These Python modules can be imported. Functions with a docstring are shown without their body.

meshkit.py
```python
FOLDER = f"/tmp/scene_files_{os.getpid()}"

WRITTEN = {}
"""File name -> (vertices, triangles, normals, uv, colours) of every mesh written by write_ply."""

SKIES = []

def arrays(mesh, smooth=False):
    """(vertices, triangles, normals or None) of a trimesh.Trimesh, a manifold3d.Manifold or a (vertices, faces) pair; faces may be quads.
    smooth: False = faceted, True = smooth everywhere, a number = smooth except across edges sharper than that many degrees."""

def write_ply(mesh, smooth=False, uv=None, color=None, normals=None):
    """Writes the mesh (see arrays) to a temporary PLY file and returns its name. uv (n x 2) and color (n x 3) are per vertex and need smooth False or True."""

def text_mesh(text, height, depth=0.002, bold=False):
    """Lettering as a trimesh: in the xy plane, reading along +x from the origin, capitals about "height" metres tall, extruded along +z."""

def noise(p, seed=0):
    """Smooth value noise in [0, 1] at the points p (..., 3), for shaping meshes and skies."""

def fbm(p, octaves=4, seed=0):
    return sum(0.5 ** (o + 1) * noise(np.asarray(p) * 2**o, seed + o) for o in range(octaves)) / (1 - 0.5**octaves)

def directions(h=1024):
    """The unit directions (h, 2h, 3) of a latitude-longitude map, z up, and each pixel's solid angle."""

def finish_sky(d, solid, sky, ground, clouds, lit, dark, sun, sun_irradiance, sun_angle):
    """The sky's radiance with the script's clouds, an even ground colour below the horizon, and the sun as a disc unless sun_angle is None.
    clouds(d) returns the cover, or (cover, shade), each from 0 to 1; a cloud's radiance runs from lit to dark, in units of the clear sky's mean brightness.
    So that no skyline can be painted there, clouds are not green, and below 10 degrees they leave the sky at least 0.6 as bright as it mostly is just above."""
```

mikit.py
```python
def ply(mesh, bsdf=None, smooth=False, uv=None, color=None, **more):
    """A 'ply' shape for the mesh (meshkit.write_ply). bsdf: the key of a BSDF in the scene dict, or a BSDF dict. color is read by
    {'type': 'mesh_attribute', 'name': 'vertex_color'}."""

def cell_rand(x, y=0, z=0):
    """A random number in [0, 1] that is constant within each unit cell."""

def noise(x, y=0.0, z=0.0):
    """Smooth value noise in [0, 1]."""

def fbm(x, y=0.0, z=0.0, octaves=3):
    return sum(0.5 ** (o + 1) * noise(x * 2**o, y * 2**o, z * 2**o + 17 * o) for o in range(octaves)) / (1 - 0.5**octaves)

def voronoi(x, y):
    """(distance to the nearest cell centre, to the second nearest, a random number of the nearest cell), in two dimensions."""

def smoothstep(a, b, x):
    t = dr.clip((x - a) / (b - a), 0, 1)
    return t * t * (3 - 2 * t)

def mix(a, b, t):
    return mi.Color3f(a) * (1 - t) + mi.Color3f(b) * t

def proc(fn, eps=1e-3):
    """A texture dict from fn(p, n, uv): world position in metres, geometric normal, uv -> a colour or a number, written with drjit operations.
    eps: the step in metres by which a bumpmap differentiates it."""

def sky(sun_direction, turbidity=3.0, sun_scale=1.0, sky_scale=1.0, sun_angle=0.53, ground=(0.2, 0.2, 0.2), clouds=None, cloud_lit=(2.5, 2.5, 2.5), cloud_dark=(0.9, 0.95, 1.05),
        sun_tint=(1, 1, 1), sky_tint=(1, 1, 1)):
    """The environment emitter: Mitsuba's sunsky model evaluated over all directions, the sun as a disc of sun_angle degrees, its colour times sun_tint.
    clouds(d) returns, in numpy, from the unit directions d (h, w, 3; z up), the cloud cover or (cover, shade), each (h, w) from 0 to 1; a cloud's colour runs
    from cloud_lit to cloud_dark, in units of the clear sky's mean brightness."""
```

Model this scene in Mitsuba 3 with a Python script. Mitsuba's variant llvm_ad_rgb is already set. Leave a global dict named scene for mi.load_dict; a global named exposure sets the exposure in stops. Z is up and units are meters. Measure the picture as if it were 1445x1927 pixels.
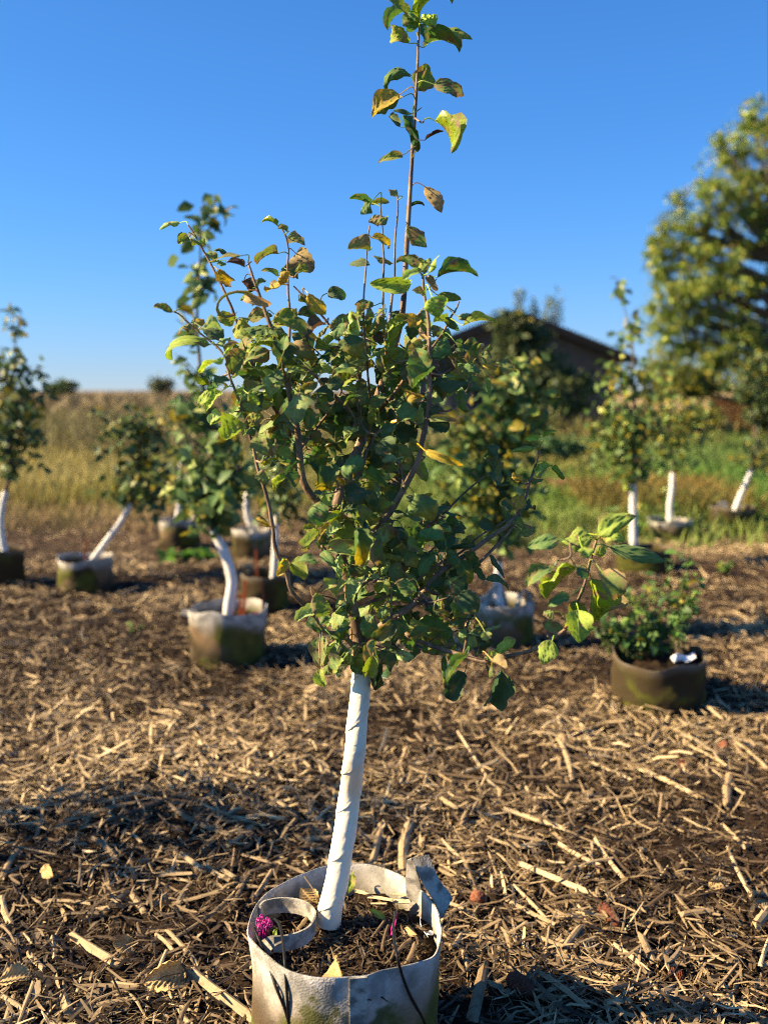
import math, random
import numpy as np, trimesh, drjit as dr, mitsuba as mi
import mikit, meshkit
from mikit import proc, noise, fbm, voronoi, cell_rand, smoothstep, mix

# ---------------------------------------------------------------- camera, light
T = mi.ScalarTransform4f
FPX, CX, CY = 1700.0, 722.5, 963.5            # focal length and centre in pixels of the 1445 x 1927 photograph
PITCH = math.atan(228.5 / FPX)
CAM = np.array([0, 0, 1.16])
FWD = np.array([0, math.cos(PITCH), -math.sin(PITCH)])
UP = np.array([0, math.sin(PITCH), math.cos(PITCH)])
RIGHT = np.array([1.0, 0, 0])
exposure = 1.95
SUN_AZ, SUN_EL = math.radians(-93), math.radians(33)
SUN = np.array([math.sin(SUN_AZ) * math.cos(SUN_EL), math.cos(SUN_AZ) * math.cos(SUN_EL), math.sin(SUN_EL)])
scene = {
    'type': 'scene',
    'camera': {'type': 'thinlens', 'fov': math.degrees(2 * math.atan(CX / FPX)), 'fov_axis': 'x', 'near_clip': 0.05, 'far_clip': 3000,
               'aperture_radius': 0.0065, 'focus_distance': 1.62,
               'to_world': T().look_at(origin=CAM.tolist(), target=(CAM + FWD).tolist(), up=[0, 0, 1])},
    'daylight': mikit.sky(SUN.tolist(), turbidity=2.6, ground=(0.16, 0.12, 0.08), sun_scale=2.7, sky_scale=1.06, sun_tint=(1, 0.95, 0.82), sky_tint=(0.42, 0.94, 1.56),
                         clouds=lambda d: 0.75 * np.exp(-np.maximum(d[..., 2], 0) / 0.06), cloud_lit=(1.95, 2.2, 2.35)),   # a thin veil of haze low in the sky, all round
}
labels = {}
rng = np.random.default_rng(7)
R = random.Random(11)


def P(px, py, z):
    """A photograph pixel at a depth (metres along the view axis) as a world point."""
    return CAM + (px - CX) / FPX * z * RIGHT - (py - CY) / FPX * z * UP + z * FWD


def on_plane(px, py, h=0.0):
    d = (px - CX) / FPX * RIGHT - (py - CY) / FPX * UP + FWD
    return CAM + d * ((h - CAM[2]) / d[2])


def depth_of(w):
    return float((np.asarray(w) - CAM) @ FWD)


# ---------------------------------------------------------------- scene helpers
used = {}


def numbered(name):
    n = used.get(name, 0)
    used[name] = n + 1
    return name if n == 0 else f'{name}_{n:03d}'


def thing(name, label, cat, group=None):
    k = numbered(name)
    labels[k] = {'label': label, 'category': cat}
    if group:
        labels[k]['group'] = group
    return k


def part(parent, name, mesh, bsdf, smooth=False, uv=None, color=None, label=None, kind=None):
    k = numbered(parent + '__' + name)
    scene[k] = mikit.ply(mesh, bsdf, smooth=smooth, uv=uv, color=color)
    if label:
        labels.setdefault(k, {})['label'] = label
    if kind:
        labels.setdefault(k, {})['kind'] = kind
    return k


def single(name, mesh, bsdf, label=None, cat=None, smooth=False, uv=None, color=None, kind=None, group=None):
    k = numbered(name)
    scene[k] = mikit.ply(mesh, bsdf, smooth=smooth, uv=uv, color=color)
    d = labels.setdefault(k, {})
    for a, b in (('label', label), ('category', cat), ('kind', kind), ('group', group)):
        if b:
            d[a] = b
    return k


def unit(v):
    return v / (np.linalg.norm(v, axis=-1, keepdims=True) + 1e-12)


def frames(p):
    t = np.gradient(p, axis=0)
    t = unit(t)
    n = np.cross(t[0], [0.3, 1, 0.2])
    if np.linalg.norm(n) < 1e-3:
        n = np.cross(t[0], [1, 0, 0])
    n = unit(n)
    N = [n]
    for i in range(1, len(p)):
        n = n - t[i] * (n @ t[i])
        n = unit(n)
        N.append(n)
    N = np.array(N)
    return t, N, np.cross(t, N)


def smooth_path(pts, n):
    """Catmull-Rom through the points, n samples; pts may carry extra columns (radius)."""
    p = np.asarray(pts, float)
    if len(p) == 2:
        s = np.linspace(0, 1, n)[:, None]
        return p[0] * (1 - s) + p[1] * s
    q = np.vstack([2 * p[0] - p[1], p, 2 * p[-1] - p[-2]])
    seg = np.linalg.norm(np.diff(p[:, :3], axis=0), axis=1)
    cum = np.r_[0, np.cumsum(seg)]
    s = np.linspace(0, cum[-1], n)
    i = np.clip(np.searchsorted(cum, s, side='right') - 1, 0, len(p) - 2)
    t = ((s - cum[i]) / np.maximum(seg[i], 1e-9))[:, None]
    a, b, c, d = q[i], q[i + 1], q[i + 2], q[i + 3]
    return 0.5 * (2 * b + (c - a) * t + (2 * a - 5 * b + 4 * c - d) * t * t + (3 * b - a - 3 * c + d) * t ** 3)


def tube(p, r, sides=8, cap=True, bump=None):
    p = np.asarray(p, float)
    r = np.broadcast_to(r, (len(p),)).astype(float)
    t, N, B = frames(p)
    ang = np.arange(sides) * 2 * np.pi / sides
    rr = r[:, None] * np.ones(sides)
    if bump is not None:
        rr = rr + bump(np.arange(len(p))[:, None] * np.ones(sides), ang[None] * np.ones((len(p), 1)))
    v = p[:, None] + rr[..., None] * (np.cos(ang)[None, :, None] * N[:, None] + np.sin(ang)[None, :, None] * B[:, None])
    i, j = np.meshgrid(np.arange(len(p) - 1), np.arange(sides), indexing='ij')
    q = np.stack([i * sides + j, i * sides + (j + 1) % sides, (i + 1) * sides + (j + 1) % sides, (i + 1) * sides + j], -1).reshape(-1, 4)
    f = np.vstack([q[:, [0, 1, 2]], q[:, [0, 2, 3]]])
    v = v.reshape(-1, 3)
    if cap:
        v = np.vstack([v, p[0], p[-1]])
        k = np.arange(sides)
        a, b = len(v) - 2, len(v) - 1
        o = (len(p) - 1) * sides
        f = np.vstack([f, np.stack([np.full(sides, a), (k + 1) % sides, k], -1), np.stack([np.full(sides, b), o + k, o + (k + 1) % sides], -1)])
    return v, f


def join(ms):
    V, F, o = [], [], 0
    for v, f in ms:
        V.append(v)
        F.append(np.asarray(f) + o)
        o += len(v)
    return np.vstack(V), np.vstack(F)


def loft(A, B, thick=0.003, n=24, m=5):
    """A band between two edge polylines, with thickness."""
    a, b = smooth_path(A, n), smooth_path(B, n)
    s = np.linspace(0, 1, m)[None, :, None]
    g = a[:, None] * (1 - s) + b[:, None] * s
    du, dv = np.gradient(g, axis=0), np.gradient(g, axis=1)
    nn = unit(np.cross(du, dv))
    top, bot = g + nn * thick / 2, g - nn * thick / 2
    v = np.vstack([top.reshape(-1, 3), bot.reshape(-1, 3)])
    o = n * m
    F = []
    for i in range(n - 1):
        for j in range(m - 1):
            q = [i * m + j, (i + 1) * m + j, (i + 1) * m + j + 1, i * m + j + 1]
            F += [[q[0], q[1], q[2]], [q[0], q[2], q[3]], [o + q[0], o + q[2], o + q[1]], [o + q[0], o + q[3], o + q[2]]]
    rim = [i * m for i in range(n)] + [(n - 1) * m + j for j in range(1, m)] + [i * m + m - 1 for i in range(n - 2, -1, -1)] + [j for j in range(m - 2, 0, -1)]
    for k in range(len(rim)):
        c, d = rim[k], rim[(k + 1) % len(rim)]
        F += [[c, o + c, o + d], [c, o + d, d]]
    return v, np.array(F)


def box(lo, hi):
    m = trimesh.creation.box(extents=np.subtract(hi, lo))
    m.apply_translation((np.add(lo, hi)) / 2)
    return np.array(m.vertices), np.array(m.faces)


# ---------------------------------------------------------------- materials
def diffuse(rgb, rough=0.8, spec=0.25):
    return {'type': 'twosided', 'bsdf': {'type': 'principled', 'base_color': {'type': 'rgb', 'value': list(rgb)}, 'roughness': rough, 'specular': spec}}


def princ(fn, rough=0.8, spec=0.25, **more):
    return {'type': 'twosided', 'bsdf': {'type': 'principled', 'base_color': proc(fn), 'roughness': rough, 'specular': spec, **more}}


TONES = {'g': 0, 'd': 1, 'l': 2, 'y': 3, 'Y': 4, 'b': 5, 't': 6, 'p': 7, 'm': 8, 'h': 9}
BASE = [(.072, .162, .042), (.032, .078, .031), (.27, .38, .045), (.20, .26, .015), (.44, .29, .010), (.075, .04, .027), (.42, .30, .14), (.25, .35, .15), (.15, .205, .055), (.07, .13, .025)]  # d is darkened for leaves in shade, p paled for glossy lit ones


def leaf_fields(uv):
    t, lid = dr.floor(uv.x), dr.floor(uv.y)
    fu, fv = (uv.x - t - 0.05) / 0.9, (uv.y - lid - 0.02) / 0.96
    return t, lid, fu, fv


def leaf_colour(p, n, uv, back=0.0, thin=0.0):
    t, lid, fu, fv = leaf_fields(uv)
    c = mi.Color3f(BASE[0])
    for k in range(1, 10):
        c = dr.select(dr.abs(t - k) < 0.5, mi.Color3f(BASE[k]), c)
    r1, r2 = cell_rand(lid, 3, 1), cell_rand(lid, 7, 2)
    x, y = fu * 3.0 + lid * 7.3, fv * 4.0 + lid * 3.1
    n1, n2, n3 = noise(x * 1.2, y * 1.2, 3.0), noise(x * 3.5, y * 3.5, 5.0), noise(x * 9.0, y * 9.0, 8.0)
    c = c * (0.75 + 0.5 * r1) * (0.8 + 0.4 * n2)
    # yellowing towards parts of the blade
    green = (t < 3.5) | (t > 6.5)
    yel = smoothstep(0.62, 0.9, n1 * 0.7 + 0.45 * r2) * 0.4
    yel = dr.select(green, yel, 0.0)
    yel = dr.select(dr.abs(t - 9) < 0.5, smoothstep(0.35, 0.65, fv + 0.3 * (n1 - 0.5)), yel)
    c = mix(c, mi.Color3f(.36, .27, .012) * (0.7 + 0.5 * n2), yel)
    # veins
    a = dr.abs(fu - 0.5)
    mid = 1 - smoothstep(0.012, 0.035, a)
    ph = fv * 8.0 - a * 5.0
    ph = dr.abs(ph - dr.floor(ph) - 0.5)
    lat = (1 - smoothstep(0.03, 0.12, ph)) * (1 - smoothstep(0.4, 0.5, a))
    vein = dr.maximum(mid, lat * 0.55)
    c = mix(c, c * 1.5 + mi.Color3f(.02, .025, .01), vein * (0.6 if not back else 0.9))
    # scorched edges, blotches and spots
    edge = smoothstep(0.30, 0.5, a) + smoothstep(0.75, 1.0, fv) * 0.8
    hurt = dr.select(dr.abs(t - 8) < 0.5, 0.42, dr.select((t > 2.5) & (t < 4.5), 0.16, 0.02 + 0.12 * r2))
    bl = smoothstep(0.62, 0.78, n1 * 0.62 + 0.25 * n2 + hurt * (0.35 + edge * 0.9))
    pink = mix(mi.Color3f(.10, .05, .03), mi.Color3f(.34, .20, .13), noise(x * 0.7, y * 0.7, 21.0))
    bl = dr.select((t > 4.5) & (t < 6.5), 0.0, bl)
    c = mix(c, pink, bl * 0.9)
    spot = smoothstep(0.80, 0.88, n3) * dr.select((t > 1.5) & (t < 4.5), 1.0, 0.55)
    c = mix(c, mi.Color3f(.05, .03, .012), spot * 0.8)
    if back:
        c = mix(c, mi.Color3f(.20, .23, .13), 0.45)
    if thin:
        c = dr.select((t > 4.5) & (t < 6.5), c * mi.Color3f(1.25, 1.05, .8), c * mi.Color3f(1.65, 1.75, 0.8))
    return dr.clip(c, 0, 0.95)


scene['leaf_blade'] = {
    'type': 'blendbsdf', 'weight': 0.38,
    'bsdf_0': {'type': 'twosided',
               'front': {'type': 'bumpmap', 'scale': 1.0, 'arbitrary': proc(lambda p, n, uv: 0.0005 * fbm(p.x * 330, p.y * 330, p.z * 330, octaves=2), eps=6e-4),
                         'bsdf': {'type': 'principled', 'base_color': proc(lambda p, n, uv: leaf_colour(p, n, uv)), 'roughness': 0.30, 'specular': 0.75}},
               'back': {'type': 'principled', 'base_color': proc(lambda p, n, uv: leaf_colour(p, n, uv, back=1.0)), 'roughness': 0.7, 'specular': 0.2}},
    'bsdf_1': {'type': 'principledthin', 'base_color': proc(lambda p, n, uv: leaf_colour(p, n, uv, thin=1.0)), 'roughness': 0.6, 'diff_trans': 1.35},
}
scene['dry_leaf'] = princ(lambda p, n, uv: leaf_colour(p, n, uv), 0.75, 0.15)
VC = {'type': 'mesh_attribute', 'name': 'vertex_color'}
scene['far_leaf'] = {'type': 'blendbsdf', 'weight': 0.45,
                     'bsdf_0': {'type': 'twosided', 'bsdf': {'type': 'principled', 'base_color': VC, 'roughness': 0.5, 'specular': 0.4}},
                     'bsdf_1': {'type': 'principledthin', 'base_color': VC, 'roughness': 0.6, 'diff_trans': 1.2}}
scene['grass_blade_skin'] = {'type': 'blendbsdf', 'weight': 0.4,
                             'bsdf_0': {'type': 'twosided', 'bsdf': {'type': 'principled', 'base_color': VC, 'roughness': 0.6, 'specular': 0.3}},
                             'bsdf_1': {'type': 'principledthin', 'base_color': VC, 'roughness': 0.6, 'diff_trans': 1.2}}


def straw_colour(p, n, uv):
    tone = dr.floor(uv.x) / 100.0
    s = noise(uv.x * 90, uv.y * 3.0, tone * 50)                    # grain along the piece
    g = fbm(p.x * 90, p.y * 90, p.z * 90, octaves=3)
    c = mix(mi.Color3f(.014, .009, .006), mi.Color3f(.085, .057, .031), smoothstep(0.0, 0.33, tone))
    c = mix(c, mi.Color3f(.33, .245, .135), smoothstep(0.33, 0.7, tone))
    c = mix(c, mi.Color3f(.60, .47, .27), smoothstep(0.7, 1.0, tone))
    c = c * (0.62 + 0.38 * s + 0.35 * g)
    c = mix(c, mi.Color3f(.05, .032, .02), smoothstep(0.55, 0.75, g) * 0.5)
    return dr.clip(c, 0, 0.9)


scene['straw'] = princ(straw_colour, 0.62, 0.3)


def bark_colour(p, n, uv):
    f = fbm(p.x * 60, p.y * 60, p.z * 22, octaves=3)
    c = mix(mi.Color3f(.10, .063, .040), mi.Color3f(.29, .20, .125), smoothstep(0.25, 0.75, f))
    l = noise(p.x * 250, p.y * 250, p.z * 420)
    return mix(c, mi.Color3f(.33, .26, .2), smoothstep(0.80, 0.9, l) * 0.7)


scene['bark'] = {'type': 'bumpmap', 'scale': 1.0, 'arbitrary': proc(lambda p, n, uv: 0.0016 * fbm(p.x * 140, p.y * 140, p.z * 60, octaves=3), eps=8e-4),
                 'bsdf': princ(bark_colour, 0.6, 0.35)}
scene['far_bark'] = diffuse((.10, .075, .058), 0.85)


def wrap_colour(p, n, uv):
    g = fbm(p.x * 40, p.y * 40, p.z * 25, octaves=3)
    c = mix(mi.Color3f(.84, .78, .61), mi.Color3f(.77, .705, .53), smoothstep(0.4, 0.8, g))
    s = noise(p.x * 300, p.y * 300, p.z * 300)
    c = mix(c, mi.Color3f(.22, .17, .11), smoothstep(0.90, 0.94, s))
    ax, ay = (sum(float(k) * p.z ** e for e, k in enumerate(q)) for q in AX)
    ph = p.z / LAP - dr.atan2(p.y - ay, p.x - ax) / (2 * dr.pi) + 0.35
    fr = ph - dr.floor(ph)
    c = mix(c, mi.Color3f(.55, .47, .36), smoothstep(0.965, 0.985, fr) * smoothstep(0.3, 0.6, noise(p.z * 60, fr * 3.0, 2.0)) * 0.8)   # the cut edge of the paper
    return mix(c, mi.Color3f(.52, .45, .34), smoothstep(0.34, 0.24, p.z + 0.05 * g) * 0.25)


scene['wrap_paper'] = {'type': 'bumpmap', 'scale': 1.0, 'arbitrary': proc(lambda p, n, uv: 0.0009 * fbm(p.x * 90 + p.z * 60, p.y * 90, p.z * 110 - p.x * 70, octaves=3), eps=1e-3),
                       'bsdf': princ(wrap_colour, 0.55, 0.35)}
scene['far_wrap'] = princ(lambda p, n, uv: mix(mi.Color3f(.72, .72, .70), mi.Color3f(.55, .53, .48), fbm(p.x * 30, p.y * 30, p.z * 30)), 0.7, 0.2)


def felt_colour(p, n, uv):
    """Felt fabric: grey white at the rim, moss in patches, brown water stain below."""
    h = uv.y                                                       # 0 at the ground, 1 at the rim
    a = uv.x * 9.0
    k = dr.floor(uv.x)
    f1, f2 = fbm(a * 1.3, h * 3.0, k * 5.0, octaves=4), fbm(a * 4.0, h * 9.0, 3.0 + k, octaves=4)
    fibre = noise(p.x * 700, p.y * 700, p.z * 700) * 0.5 + noise(p.x * 260, p.y * 260, p.z * 260) * 0.5
    c = mix(mi.Color3f(.52, .50, .455), mi.Color3f(.27, .26, .23), smoothstep(0.35, 0.75, f2))
    dark = dr.select(k > 19.5, 1.0, 0.0)
    hs = h - dr.select(dr.abs(k - 3) > 0.5, 0.06, 0.0) - dr.select(dr.abs(k - 3) < 0.5, 0.10, 0.0) - 0.22 * dark
    st = smoothstep(0.86, 0.50, hs + 0.35 * (f1 - 0.5) + 0.12 * (f2 - 0.5))
    c = mix(c, mix(mi.Color3f(.20, .125, .058), mi.Color3f(.06, .044, .024), smoothstep(0.66, 0.25, h + .2 * (f2 - .5))), st * 0.92)
    wet = smoothstep(0.45, 0.60, fbm(a * 0.5 + 7.0, h * 1.2, 5.0 + k, octaves=3) + 0.25 * (0.5 - h)) * smoothstep(0.95, 0.7, h)
    c = mix(c, mi.Color3f(.045, .034, .018), dr.clip(dr.select(dr.abs(k - 3) < 0.5, 0.0, 0.38 * smoothstep(1.0, 0.72, h)) + wet * 0.75 + 0.75 * dark, 0, 1))  # damp and stain; farther bags darkened further to put their shade into the felt
    mo = smoothstep(0.47, 0.62, fbm(a * 0.9 + 4.0, h * 2.2, 9.0 + k, octaves=4)) * smoothstep(0.97, 0.72, h) * smoothstep(0.0, 0.35, h)
    own = dr.exp(-dr.square((uv.x - 3.70) / 0.05) - dr.square((h - 0.77) / 0.16)) + dr.exp(-dr.square((uv.x - 3.81) / 0.045) - dr.square((h - 0.74) / 0.14))
    mo = dr.maximum(mo, smoothstep(0.40, 0.62, own * 0.5 + 0.55 * (fbm(p.x * 55, p.y * 55, p.z * 55, octaves=4) - 0.25) * dr.minimum(own * 4, 1)))
    c = mix(c, mix(mi.Color3f(.035, .042, .010), mi.Color3f(.12, .125, .022), f2), mo * 0.88)
    return dr.clip(c * (0.72 + 0.5 * fibre), 0, 0.9)


scene['felt'] = {'type': 'bumpmap', 'scale': 1.0, 'arbitrary': proc(lambda p, n, uv: 0.0012 * fbm(p.x * 420, p.y * 420, p.z * 420, octaves=2), eps=5e-4),
                 'bsdf': princ(felt_colour, 0.95, 0.08)}


def strap_colour(p, n, uv):
    f = fbm(p.x * 60, p.y * 60, p.z * 60, octaves=4)
    fibre = noise(p.x * 700, p.y * 700, p.z * 700) * 0.5 + noise(p.x * 260, p.y * 260, p.z * 260) * 0.5
    c = mix(mi.Color3f(.40, .38, .325), mi.Color3f(.17, .16, .14), smoothstep(0.4, 0.7, f))
    return c * (0.7 + 0.55 * fibre)


scene['strap_felt'] = {'type': 'bumpmap', 'scale': 1.0, 'arbitrary': proc(lambda p, n, uv: 0.0012 * fbm(p.x * 420, p.y * 420, p.z * 420, octaves=2), eps=5e-4),
                       'bsdf': princ(strap_colour, 0.95, 0.08)}
# the orchard floor, defined here because pot soil shares it
def edge_y(x):
    """How far the mulch reaches."""
    return 7.2 + 0.9 * np.tanh(-np.asarray(x) / 1.2)


def soil_colour(p, n, uv):
    f, g = fbm(p.x * 14, p.y * 14, p.z * 14, octaves=4), noise(p.x * 160, p.y * 160, p.z * 160)
    c = mix(mi.Color3f(.009, .006, .004), mi.Color3f(.032, .020, .012), smoothstep(0.3, 0.75, f)) * (0.6 + 0.8 * g)
    far = smoothstep(5.0, 7.0, p.y)
    c = mix(c, mi.Color3f(.075, .050, .031) * (0.6 + 0.6 * f), far * 0.8)
    e = 7.2 + 0.9 * dr.tanh(-p.x / 1.2)
    q = fbm(p.x * 0.35, p.y * 0.2, 4.0, octaves=4)
    gr = mix(mi.Color3f(.075, .095, .022), mi.Color3f(.20, .155, .065), smoothstep(0.35, 0.65, q + 0.15 * smoothstep(1.0, -2.0, p.x)))
    gr = mix(gr, mi.Color3f(.21, .15, .09), smoothstep(25.0, 60.0, p.y) * 0.7)
    return mix(c, gr, smoothstep(-0.3, 0.8, p.y - e + 1.2 * (f - 0.5)))


scene['soil_skin'] = {'type': 'bumpmap', 'scale': 1.0, 'arbitrary': proc(lambda p, n, uv: 0.006 * fbm(p.x * 70, p.y * 70, p.z * 70, octaves=4), eps=1.5e-3),
                      'bsdf': princ(soil_colour, 0.95, 0.12)}
scene['black_plastic'] = diffuse((.008, .008, .008), 0.5, 0.25)
scene['magenta_plastic'] = diffuse((.50, .022, .24), 0.35, 0.5)
scene['orange_wood'] = diffuse((.36, .075, .018), 0.7)
scene['rust_wood'] = diffuse((.20, .055, .025), 0.8)
scene['white_plastic'] = diffuse((.78, .78, .76), 0.5)
scene['grey_wire'] = {'type': 'roughconductor', 'material': 'Al', 'alpha': 0.3}
scene['cob'] = princ(lambda p, n, uv: mix(mi.Color3f(.06, .022, .014), mi.Color3f(.17, .065, .04), noise(p.x * 300, p.y * 300, p.z * 300)), 0.85, 0.15)
scene['clod_skin'] = princ(lambda p, n, uv: mix(mi.Color3f(.16, .06, .035), mi.Color3f(.26, .11, .065), fbm(p.x * 90, p.y * 90, p.z * 90)), 0.9, 0.1)
scene['barn_wall_skin'] = princ(lambda p, n, uv: mix(mi.Color3f(.125, .12, .115), mi.Color3f(.085, .082, .078), fbm(p.x * 1.5, p.y * 1.5, p.z * 0.6)), 0.8, 0.2)
scene['barn_roof_skin'] = diffuse((.055, .05, .055), 0.6, 0.3)
scene['barn_trim_skin'] = diffuse((.022, .02, .02), 0.7)
scene['fence_wood'] = princ(lambda p, n, uv: mix(mi.Color3f(.27, .12, .05), mi.Color3f(.14, .065, .033), fbm(p.x * 3, p.y * 3, p.z * 2)), 0.85, 0.15)


# ---------------------------------------------------------------- ground
def ground_h(x, y):
    x, y = np.asarray(x, float), np.asarray(y, float)
    q = np.stack([x, y, np.zeros_like(x)], -1)
    near = np.clip(1 - (np.hypot(x, y) - 6) / 6, 0, 1)
    h = (meshkit.fbm(q * 2.6, 3, 3) - 0.5) * 0.05 + (meshkit.fbm(q * 11, 3, 9) - 0.5) * 0.035
    far = (meshkit.fbm(q * 0.05, 2, 5) - 0.5) * 0.5 * np.clip((np.hypot(x, y) - 9) / 30, 0, 1)
    return h * near + far


def nonuni(c, fine, n, reach):
    """Coordinates that are fine about c and reach out to +-reach."""
    k = np.linspace(-1, 1, n)
    lo, hi = 0.1, 30.0
    for _ in range(60):
        m = (lo + hi) / 2
        if reach / np.sinh(m) * m * (2 / n) > fine:
            lo = m
        else:
            hi = m
    return c + reach * np.sinh(lo * k) / np.sinh(lo)


gx, gy = nonuni(0, 0.014, 420, 900), nonuni(2.2, 0.014, 440, 900)
X, Y = np.meshgrid(gx, gy, indexing='ij')
V = np.stack([X, Y, ground_h(X, Y)], -1).reshape(-1, 3)
i, j = np.meshgrid(np.arange(len(gx) - 1), np.arange(len(gy) - 1), indexing='ij')
m_ = len(gy)
Q = np.stack([i * m_ + j, (i + 1) * m_ + j, (i + 1) * m_ + j + 1, i * m_ + j + 1], -1).reshape(-1, 4)
single('ground', (V, Q), 'soil_skin', 'dark brown soil running back to a grassy field at the horizon', smooth=True, kind='structure')


# ---------------------------------------------------------------- pieces of mulch
def pieces(c, yaw, pitch, L, ra, rb, bend, tone, sides=4, rings=4, taper=0.6):
    """N strands at once: (vertices, triangles, uv). ra: half width, rb: half thickness."""
    N = len(c)
    s = np.linspace(-0.5, 0.5, rings)
    d = np.stack([np.cos(yaw) * np.cos(pitch), np.sin(yaw) * np.cos(pitch), np.sin(pitch)], -1)
    side = np.stack([-np.sin(yaw), np.cos(yaw), np.zeros(N)], -1)
    roll = rng.uniform(-0.6, 0.6, N)
    upv = np.cross(d, side)
    a = side * np.cos(roll)[:, None] + upv * np.sin(roll)[:, None]
    b = np.cross(d, a)
    ctr = c[:, None] + d[:, None] * (s[None] * L[:, None])[..., None] + side[:, None] * (bend[:, None] * L[:, None] * (s[None] ** 2 * 4 - 0.33))[..., None]
    ctr = ctr + upv[:, None] * (rng.uniform(-0.12, 0.12, N)[:, None] * L[:, None] * (s[None] ** 2 * 4 - 0.33))[..., None]
    k = 1 - (1 - taper) * np.abs(s * 2) ** 3
    k = k[None] * rng.uniform(0.75, 1.1, (N, rings))
    ang = np.arange(sides) * 2 * np.pi / sides + np.pi / sides
    v = ctr[:, :, None] + (ra[:, None] * k)[:, :, None, None] * np.cos(ang)[None, None, :, None] * a[:, None, None] \
        + (rb[:, None] * k)[:, :, None, None] * np.sin(ang)[None, None, :, None] * b[:, None, None]
    off = rng.normal(0, 1, (N, 1, sides, 1)) * (ra * 0.8)[:, None, None, None] * d[:, None, None]   # ragged ends
    v[:, 0] += off[:, 0]
    v[:, -1] += off[:, 0, ::-1]
    v = v.reshape(N, -1, 3)
    F = []
    for r in range(rings - 1):
        for q in range(sides):
            A, B_, C, D = r * sides + q, r * sides + (q + 1) % sides, (r + 1) * sides + (q + 1) % sides, (r + 1) * sides + q
            F += [[A, B_, C], [A, C, D]]
    for q in range(1, sides - 1):
        F += [[0, q + 1, q], [(rings - 1) * sides, (rings - 1) * sides + q, (rings - 1) * sides + q + 1]]
    F = np.array(F)
    f = (F[None] + (np.arange(N) * rings * sides)[:, None, None]).reshape(-1, 3)
    u = np.floor(np.clip(tone, 0, 0.99) * 100)[:, None, None] + 0.05 + 0.9 * (np.arange(sides) / sides)[None, None]
    w = (s[None, :, None] + 0.5) * (L[:, None, None] * 12) + rng.uniform(0, 50, N)[:, None, None]
    uv = np.stack([np.broadcast_to(u, (N, rings, sides)), np.broadcast_to(w, (N, rings, sides))], -1).reshape(-1, 2)
    return v.reshape(-1, 3), f, uv


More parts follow.
